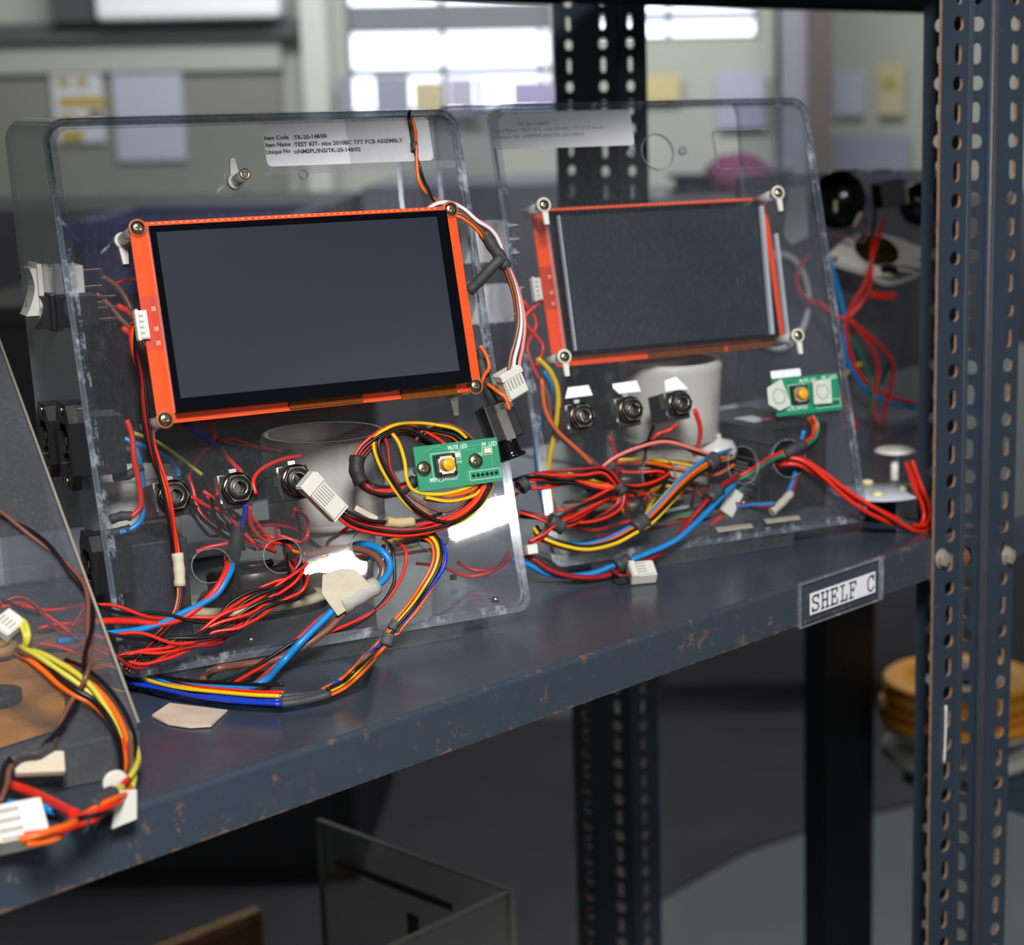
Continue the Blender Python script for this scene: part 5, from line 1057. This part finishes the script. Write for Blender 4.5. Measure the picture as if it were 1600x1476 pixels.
# crumpled tissue scraps on battery
# ------------------------------------------------------------------ leftmost sloping kit
az0 = math.radians(58); a0 = Vector((math.sin(az0), math.cos(az0), 0)); b0 = Vector((-math.cos(az0), math.sin(az0), 0)); Zv = Vector((0, 0, 1))
P0 = hitZ(224, 1207, SH); K0 = frame_M(P0, a0, b0, Zv); t0 = math.radians(52)
k0u = math.cos(t0)*Zv+math.sin(t0)*b0; k0n = a0.cross(k0u)
T0 = thing('sloping_console_kit', 'low sloping clear acrylic console at the left edge with coloured wires over its face', 'electronic test kit', M=K0)
W0, LS, HF = .240, .27, .020
PM0 = frame_M(P0+Zv*HF, a0, k0u, k0n)
m_ = MB(); m_._mm(*plate(rrect(-W0, 0, 0, LS, .006), [], .003, PM0 @ Matrix.Translation((0, 0, -.0015)))); obj('sloping_panel', m_, [acrylic('dusty_acrylic', (244, 244, 246), .03, .08, scr=.35), ACE], T0)
obj('panel_edge', MB().tube([PM0 @ Vector((.0004, .004, .0006)), PM0 @ Vector((.0004, LS*.5, .0006)), PM0 @ Vector((.0004, LS-.006, .0006))], .0008, 6, res=1), mat('yellowed_cut_edge', (150, 142, 126), .5), T0, label='yellowed cut edge of the sloping panel')
ACD = acrylic('smoky_acrylic_front', (190, 186, 184), .08, .10, scr=.6)
obj('front_wall', MB().box((-W0/2, .0015, HF/2), (W0, .003, HF), K0), ACD, T0, bev=.001)
zt, yt = HF+LS*math.cos(t0), LS*math.sin(t0)
pr = [(.003, 0), (yt+.012, 0), (yt+.012, zt-.006), (yt-.004, zt-.006), (.003, HF-.003)]
for sx in (-.003, -W0): obj('side_wall', MB().prism(pr, .003, K0 @ frame_M((sx, 0, 0), (0, 1, 0), (0, 0, 1), (1, 0, 0))), ACS, T0)
def k0(x, y, off=0): return hitP(x, y, PM0.translation+k0n*off*.001, k0n)
def k0z(x, y, h): return hitZ(x, y, SH+h*.001)
OCH = mat('ochre_stained_board', (226, 140, 40), .7, var=.35, vscale=60, bump=.6)
A = [k0z(x, y, 4) for x, y in ((-120, 1192), (0, 1160), (82, 1134), (104, 1124), (100, 1090), (92, 1065), (74, 1042), (45, 1022), (10, 1016), (-120, 1030))]
b = MB(); n = len(A); b.add([q-Zv*.0025 for q in A]+A, [tuple(reversed(range(n))), tuple(range(n, 2*n))]+[(i, (i+1) % n, n+(i+1) % n, n+i) for i in range(n)]); obj('ochre_board', b, OCH, T0, label='ochre stained board seen through the console')
p = k0z(-4, 1092, 7); obj('board_clip', MB().lathe([(.012, 0), (.012, .004), (.006, .006), (.0001, .006)], Matrix.Translation(p), 20), mat('dark_clip', (44, 40, 40), .5), T0)
p = k0z(-2, 1020, 8); obj('round_grommet', MB().lathe([(.010, 0), (.010, .005), (.005, .005), (.005, 0)], Matrix.Translation(p), 20), mat('ochre_grommet', (196, 150, 84), .5), T0)
p = k0(62, 1193, 3.0); obj('foam_pad', MB().box((0, 0, 0), (.021, .011, .004), frame_M(p, a0, k0u, k0n) @ Matrix.Rotation(-.2, 4, 'Z')), mat('foam_pad_cream', (206, 194, 172), .7), T0, bev=.0008, label='cream foam pad stuck on the sloping face')
w = loom('yellow, orange, red and black loom curving down over the leftmost console', at=k0(150, 1110, 3))
g = [k0(x, y, o) for x, y, o in ((28, 1017, -6), (40, 1020, 2), (62, 1028, 5), (90, 1042, 6), (118, 1056, 7), (145, 1074, 7), (166, 1096, 7), (184, 1122, 7), (198, 1152, 7), (205, 1182, 8))]+[k0(x, y, o) for x, y, o in ((203, 1206, 12), (197, 1226, 14))]
strands(w, g, 'ollt', .00135, spread=.0026, pitch=.10, seed=21)
g = [k0(x, y, o) for x, y, o in ((28, 1022, -6), (50, 1032, 2), (72, 1048, 3), (95, 1068, 4), (120, 1084, 5), (148, 1098, 5), (172, 1122, 6), (188, 1150, 6), (196, 1180, 8), (198, 1208, 12), (192, 1232, 14))]
strands(w, g, 'rtko', .00135, spread=.0030, pitch=.30, seed=22)
wire(w, [k0(x, y, o) for x, y, o in ((102, 1030, 2), (130, 1042, 4), (160, 1065, 6), (185, 1095, 7), (204, 1130, 7), (212, 1165, 8), (205, 1200, 12), (196, 1228, 14))], 'k', .0010)
def zz0(L): return [k0z(x, y, h) for x, y, h in L]
g = zz0([(197, 1226, 10), (188, 1246, 10), (170, 1260, 11), (150, 1270, 12), (130, 1276, 12), (112, 1284, 12), (90, 1298, 12), (62, 1306, 12), (38, 1312, 12)])
for q in g: pass
strands(w, g, 'rork', .0013, spread=.0026, pitch=.07, seed=23)
wire(w, zz0([(118, 1282, 12), (104, 1290, 13), (84, 1296, 14), (60, 1304, 14), (30, 1312, 13)]), 'o', .0016)
for q in ([(176, 1240, 12), (158, 1248, 13), (142, 1262, 13)], [(146, 1264, 10), (136, 1274, 10), (126, 1288, 9)], [(140, 1278, 8), (152, 1282, 7)]):
    sleeve(w, zz0(q), .0036, GREY, label='crumpled grey heat-shrink')
wire(w, zz0([(190, 1230, 12), (176, 1238, 13), (166, 1243, 13)]), 'l', .0020)
p = k0z(180, 1222, 12); b = MB().lathe([(.0052, -.0012), (.0056, 0), (.0052, .0012)], frame_M(p, a0, Zv, -b0), 20); obj('nylon_button_tie', b, NYL, w, label='round nylon tie head')
b = MB(); 
obj('nylon_tag', MB().prism([(-.004, .004), (.004, .003), (.003, -.010), (-.008, -.012)], .001, frame_M(k0z(199, 1246, 9), a0, Zv, -b0)), NYL, w)
p0 = k0z(-16, 1300, 11); p1 = k0z(52, 1286, 11); cM = (p0+p1)/2
connector(w, cM, p1-p0, Vector((.2, -.62, .75)), .026, .017, .013, 3)
w = loom('brown and black twisted pair hanging down the face of the leftmost console', at=k0(130, 950, 3))
g = [k0(x, y, o) for x, y, o in ((-20, 790, 3), (20, 814, 3), (55, 838, 3), (84, 862, 3), (110, 890, 3), (130, 915, 3), (140, 945, 3), (140, 980, 3), (137, 1020, 4), (134, 1056, 12), (122, 1086, 4), (104, 1118, 4), (84, 1152, 5), (70, 1168, 6))]
strands(w, g, 'tk', .0011, spread=.0012, pitch=.06, seed=24)
sleeve(w, [k0(x, y, o) for x, y, o in ((84, 1164, 6), (60, 1176, 8), (36, 1178, 9), (16, 1188, 10))], .0022, GREY, label='grey heat-shrink')
strands(w, [k0(x, y, o) for x, y, o in ((22, 1184, 9), (10, 1200, 10), (6, 1225, 11), (0, 1255, 12))], 'tk', .0012, spread=.0013, pitch=.05, seed=25)
w = loom('bright red cable crossing the shelf front at the bottom left', at=k0z(60, 1240, 8)); wire(w, zz0([(-30, 1206, 8), (12, 1224, 8), (50, 1238, 8), (85, 1255, 9), (118, 1272, 11)]), 'r', .0024)
w = loom('cut end of light blue cable beside the white plug at the bottom left', at=k0z(50, 1260, 4)); wire(w, zz0([(-20, 1254, 6), (10, 1256, 6), (45, 1260, 6), (85, 1265, 6)]), 'b', .0024)
w = loom('loose small white plug with pale yellow wires on the leftmost console', at=k0(20, 980, 3))
p0 = k0(-2, 984, 4); p1 = k0(26, 962, 4); connector(w, k0(12, 976, 4), p1-p0, k0n, .0125, .0105, .006, 4)
wire(w, [k0(x, y, o) for x, y, o in ((26, 966, 5), (38, 972, 6), (44, 990, 5), (42, 1004, 2), (38, 1014, -4))], 'l', .0014)
wire(w, [k0(x, y, o) for x, y, o in ((24, 970, 5), (34, 978, 5), (40, 996, 4), (38, 1010, -2))], 'l', .0014)
# things behind the consoles on the back of shelf C
p = hitZ(60, 905, SH)
obj('foam_sheet', MB().box((0, 0, .006), (.20, .09, .012), frame_M(hitZ(95, 878, SH), K1.a, K1.b, Zv)), mat('pale_grey_foam', (186, 186, 194), .8), label='pale grey foam slab at the back of the shelf, behind the left console', cat='foam slab', bev=.002)
# ------------------------------------------------------------------ open kit behind the rear kit, right
az3 = math.radians(72); a3 = Vector((math.sin(az3), math.cos(az3), 0)); b3 = Vector((-math.cos(az3), math.sin(az3), 0))
P3 = hitZ(1370, 700, SH); d = ray(1370, 400); P3 = CAM+d*1.70; P3.z = SH
K3 = frame_M(P3, a3, b3, Zv)
def k3(x, y, off=0): return hitP(x, y, P3-b3*off*.001, b3)
T3 = thing('speaker_test_box', 'clear acrylic box by the right post with black knobs and a white framed speaker', 'electronic test kit', M=K3)
zT = k3(1380, 267).z-SH; xl = (k3(1150, 400)-P3).dot(a3); xr = (k3(1500, 400)-P3).dot(a3)
m_ = MB(); m_._mm(*plate(rrect(xl, 0, xr, zT, .004), [], .003, frame_M(P3, a3, Zv, -b3))); obj('upright_panel', m_, [acrylic('hazy_acrylic', (196, 196, 202), .05, .12, scr=.3), ACE], T3)
xb = (k3(1335, 600)-P3).dot(a3); xe = (k3(1440, 600)-P3).dot(a3)
obj('base_sheet', MB().box(((xb+xe)/2, -.03, .003), (xe-xb, .058, .005), K3), ACS, T3)
for i, (x0, c) in enumerate(((1325, (60, 58, 56)), (1378, (30, 30, 30)), (1420, (226, 214, 176)), (1340, (200, 190, 150)))):
    p = k3(x0, 267); obj('edge_tape', MB().box((0, 0, 0), (.018, .005, .002), frame_M(p, a3, b3, Zv)), mat('edge_tape_%d' % i, c, .7), T3)
def k3M(x, y, off): return frame_M(k3(x, y, off), a3, Zv, -b3)
M = k3M(1308, 312, 0)
kn = obj('rotary_socket', MB().lathe([(.026, 0), (.026, .004), (.021, .006), (.020, .018), (.016, .021), (.0001, .021)], M, 28), BLKG, T3, label='round glossy black socket')
obj('contact_tab', MB().box((.016, -.010, .022), (.003, .014, .003), M @ Matrix.Rotation(-.5, 4, 'Z')).box((-.012, -.004, .022), (.003, .010, .003), M), BRS, kn)
M = k3M(1382, 302, 0) @ Matrix.Rotation(.15, 4, 'Z'); sw = obj('toggle_housing', MB().box((0, 0, .010), (.026, .022, .020), M), BLK, T3, bev=.001, label='black square switch body'); obj('brass_edge', MB().box((.012, -.002, .0205), (.001, .018, .001), M), BRS, sw)
M = k3M(1436, 318, 0); obj('edge_socket', MB().lathe([(.020, 0), (.020, .012), (.0001, .013)], M, 20), BLKG, T3)
M = frame_M(k3(1374, 402, 40), a3, (Zv*.62+b3*.78).normalized(), (Zv*.78-b3*.62).normalized()) @ Matrix.Rotation(-.12, 4, 'Z')
out = [(-.052, -.006), (-.030, .018), (-.010, .027), (.015, .026), (.032, .018), (.044, .006), (.036, -.016), (.012, -.030), (-.004, -.032), (-.016, -.022), (-.030, -.016)]
b = MB(); b._mm(*plate([p[:2] for p in [tuple(q) for q in smooth([(x, y, 0) for x, y in out+out[:1]], 4)][:-1]], [circ(-.002, .006, .0205, 26), circ(.004, -.019, .0085, 18)], .006, M, side=0)); fr = obj('speaker_frame', b, WHT, T3, bev=.0015, label='white moulded speaker frame')
obj('speaker_cone', MB().lathe([(.0215, -.002), (.020, .003), (.012, -.004), (.006, -.001), (.0001, .001)], M @ Matrix.Translation((-.002, .006, 0)), 30), mat('green_gold_metal', (132, 128, 70), .25, .9, var=.4, vscale=50), fr)
obj('tweeter_dome', MB().lathe([(.009, -.001), (.008, .003), (.0001, .005)], M @ Matrix.Translation((.004, -.019, 0)), 24), DKM, fr)
for x, y in ((-.044, -.008), (.038, -.006)): obj('frame_screw', MB().lathe([(.0028, .003), (.0026, .0046), (.0001, .005)], M @ Matrix.Translation((x, y, 0)), 12), BRS, fr)
M = k3M(1236, 332, 0); obj('white_bracket', MB().prism([(-.008, .022), (.010, .024), (.012, -.022), (-.006, -.028), (-.012, -.018)], .012, M), NYL, T3, bev=.001)
M = k3M(1215, 470, 10); obj('white_hoop', MB().lathe([(.036, 0), (.040, .003), (.036, .006), (.033, .003), (.036, 0)], M @ Matrix.Diagonal((.8, 1.15, 1, 1)), 36, caps=False), WHT, T3)
p = hitZ(1374, 768, SH+.020)
L = obj('led_disc', MB().lathe([(.034, 0), (.034, .0016), (.0001, .0017)], Matrix.Translation(p), 36), mat('white_disc_board', (196, 204, 214), .4), T3, label='round white lamp board')
obj('disc_pillar', MB().cyl(Vector((p.x, p.y, SH+.001)), p, .012), BLK, L)
for dx, dy in ((-.004, -.02), (.018, -.002), (-.006, .02), (-.024, -.002)): obj('lamp_chip', MB().lathe([(.0045, .0016), (.004, .004), (.0001, .005)], Matrix.Translation(p+Vector((dx, dy, 0))), 14), mat('yellow_chip', (236, 226, 170), .3), L)
p = hitZ(1398, 708, SH+.035); obj('white_spool_plate', MB().lathe([(.012, 0), (.016, .002), (.012, .004), (.0001, .004)], Matrix.Translation(p), 26).cyl(Vector((p.x, p.y, SH+.001)), p, .003), WHT, T3)
w = loom('red, blue and green wires gathered in front of the speaker box by the right post', at=k3(1330, 560, 30))
for c, r, pp in [('b', .0022, [(1294, 402, 50), (1306, 440, 50), (1318, 490, 50), (1318, 530, 48), (1322, 560, 46), (1345, 600, 40), (1380, 625, 36), (1440, 640, 30)]),
    ('r', .0018, [(1381, 344, 30), (1366, 392, 55), (1352, 440, 58), (1330, 480, 56), (1322, 505, 54), (1326, 540, 50), (1340, 580, 44), (1372, 612, 40), (1430, 632, 34)]),
    ('r', .0018, [(1366, 352, 30), (1362, 395, 56), (1360, 440, 58), (1348, 470, 56), (1320, 498, 54), (1300, 488, 50), (1280, 472, 40)]),
    ('k', .0014, [(1368, 320, 24), (1366, 345, 34), (1362, 372, 50)]),
    ('t', .0012, [(1290, 366, 40), (1325, 370, 46), (1350, 378, 52)]), ('t', .0012, [(1352, 340, 40), (1352, 378, 52)]),
    ('r', .0018, [(1358, 458, 56), (1380, 460, 54), (1398, 458, 54), (1388, 466, 54), (1362, 462, 56)]),
    ('r', .0018, [(1328, 500, 54), (1352, 520, 50), (1380, 545, 46), (1396, 575, 44), (1388, 620, 40), (1380, 660, 36), (1395, 690, 34)]),
    ('r', .0016, [(1330, 500, 54), (1360, 540, 48), (1372, 575, 46), (1364, 620, 42), (1370, 660, 38), (1398, 694, 34)]),
    ('g', .0014, [(1306, 500, 52), (1330, 530, 48), (1350, 565, 46), (1362, 610, 44), (1360, 650, 40)]),
    ('r', .0018, [(1306, 600, 40), (1330, 650, 40), (1352, 680, 38), (1395, 680, 34), (1440, 650, 30)]),
    ('r', .0016, [(1318, 666, 40), (1345, 690, 38), (1380, 705, 36), (1400, 712, 34)]),
    ('n', .0014, [(1310, 560, 40), (1335, 580, 40), (1352, 600, 40)]), ('y', .0014, [(1316, 588, 40), (1335, 572, 40), (1350, 568, 40)]),
    ('r', .0016, [(1265, 398, 20), (1246, 425, 20), (1250, 455, 24), (1280, 478, 36), (1310, 500, 50)]), ('r', .0014, [(1262, 465, 20), (1285, 485, 30), (1310, 506, 48)]),
    ('k', .0014, [(1340, 512, 52), (1365, 530, 48), (1390, 560, 44), (1376, 600, 42)])]:
    wire(w, [k3(*q) for q in pp], c, r)
# ------------------------------------------------------------------ below and beyond
zc_ = .80
A, B, C_ = hitZ(497, 1280, zc_), hitZ(797, 1391, zc_), hitZ(640, 1482, zc_)
ux = (B-A).normalized(); uy = (C_-B); uy = (uy-ux*uy.dot(ux)).normalized(); Lx = (B-A).length; Ly = .26
case = thing('acrylic_guard', 'upright L-shaped clear acrylic guard standing on the lower shelf', 'acrylic guard', M=frame_M((A.x, A.y, .50), ux, uy, ux.cross(uy)))
MC = frame_M((A.x, A.y, .5005), ux, -uy*-1, Vector((0, 0, 1)))
h_ = zc_-.5005
CM = acrylic('old_case_acrylic', (242, 241, 238), .022, .15, scr=.25)
for nm, c, sz in (('guard_wall', (Lx/2, 0, h_/2), (Lx, .004, h_)), ('side_wall', (Lx, Ly/2, h_/2), (.004, Ly, h_))):
    obj(nm, MB().box(c, sz, MC), CM, case)
b = MB()
for c, sz in (((Lx/2, 0, h_), (Lx, .005, .0012)), ((Lx, Ly/2, h_), (.005, Ly, .0012)), ((Lx, 0, h_/2), (.005, .005, h_)), ((0, 0, h_/2), (.0015, .0045, h_))): b.box(c, sz, MC)
obj('guard_rim', b, mat('dull_case_edge', (92, 90, 84), .5), case)
b = MB().box((Lx*.42, .0035, h_-.028), (Lx*.62, .0008, .006), MC).box((Lx*.52, .0035, h_-.055), (.012, .0008, .018), MC); obj('tape_marks', b, mat('dark_tape_residue', (58, 54, 48), .8), case)
A, B = hitZ(262, 1480, .70), hitZ(402, 1424, .70)
ux = (B-A).normalized(); uy = Vector((ux.y, -ux.x, 0)); MW = frame_M(B, ux, uy, Vector((0, 0, -1)))
bx = thing('plywood_board', 'brown plywood board standing upright on the lower shelf at the bottom edge', 'wooden board', (B.x, B.y, .501))
obj('board_sheet', MB().box((-.12, -.006, .100), (.25, .012, .197), MW), mat('brown_plywood', (112, 70, 38), .6, var=.35, vscale=12), bx, bev=.001)
obj('board_edge', MB().box((-.12, -.006, .001), (.25, .0124, .002), MW), mat('plywood_edge', (150, 112, 72), .7, var=.3, vscale=80), bx)
# orange reels on the far lower shelf
p = hitP(1500, 1130, Vector((0, 2.02, 0)), Vector((0, 1, 0)))
for k, (z, r, c, lb) in enumerate(((.602, .088, (186, 186, 180), 'grey-white reel at the bottom of the stack behind the right post'), (.645, .092, (252, 160, 44), 'lower orange reel behind the right post'), (.672, .088, (255, 172, 52), 'upper orange reel behind the right post'))):
    M = Matrix.Translation((p.x, p.y, z))
    R_ = thing('cable_reel', lb, 'reel', (p.x, p.y, z)); m1 = mat('reel_%d' % k, c, .45)
    hh = .040 if k == 0 else .023
    obj('flange', MB().lathe([(r*.60, 0), (r*.98, 0), (r, .004), (r, .010), (r*.97, .013), (r*.62, .013), (r*.60, .010), (r*.60, 0)], M, 40, caps=False), m1, R_)
    obj('reel_hub', MB().lathe([(r*.56, .001), (r*.58, hh), (r*.42, hh), (r*.40, .001), (r*.56, .001)], M, 32, caps=False), mat('grey_hub', (150, 154, 166), .4), R_)
    obj('flange', MB().lathe([(r*.60, hh-.006), (r*.97, hh-.006), (r, hh-.003), (r*.97, hh), (r*.60, hh), (r*.60, hh-.006)], M, 40, caps=False), m1, R_)
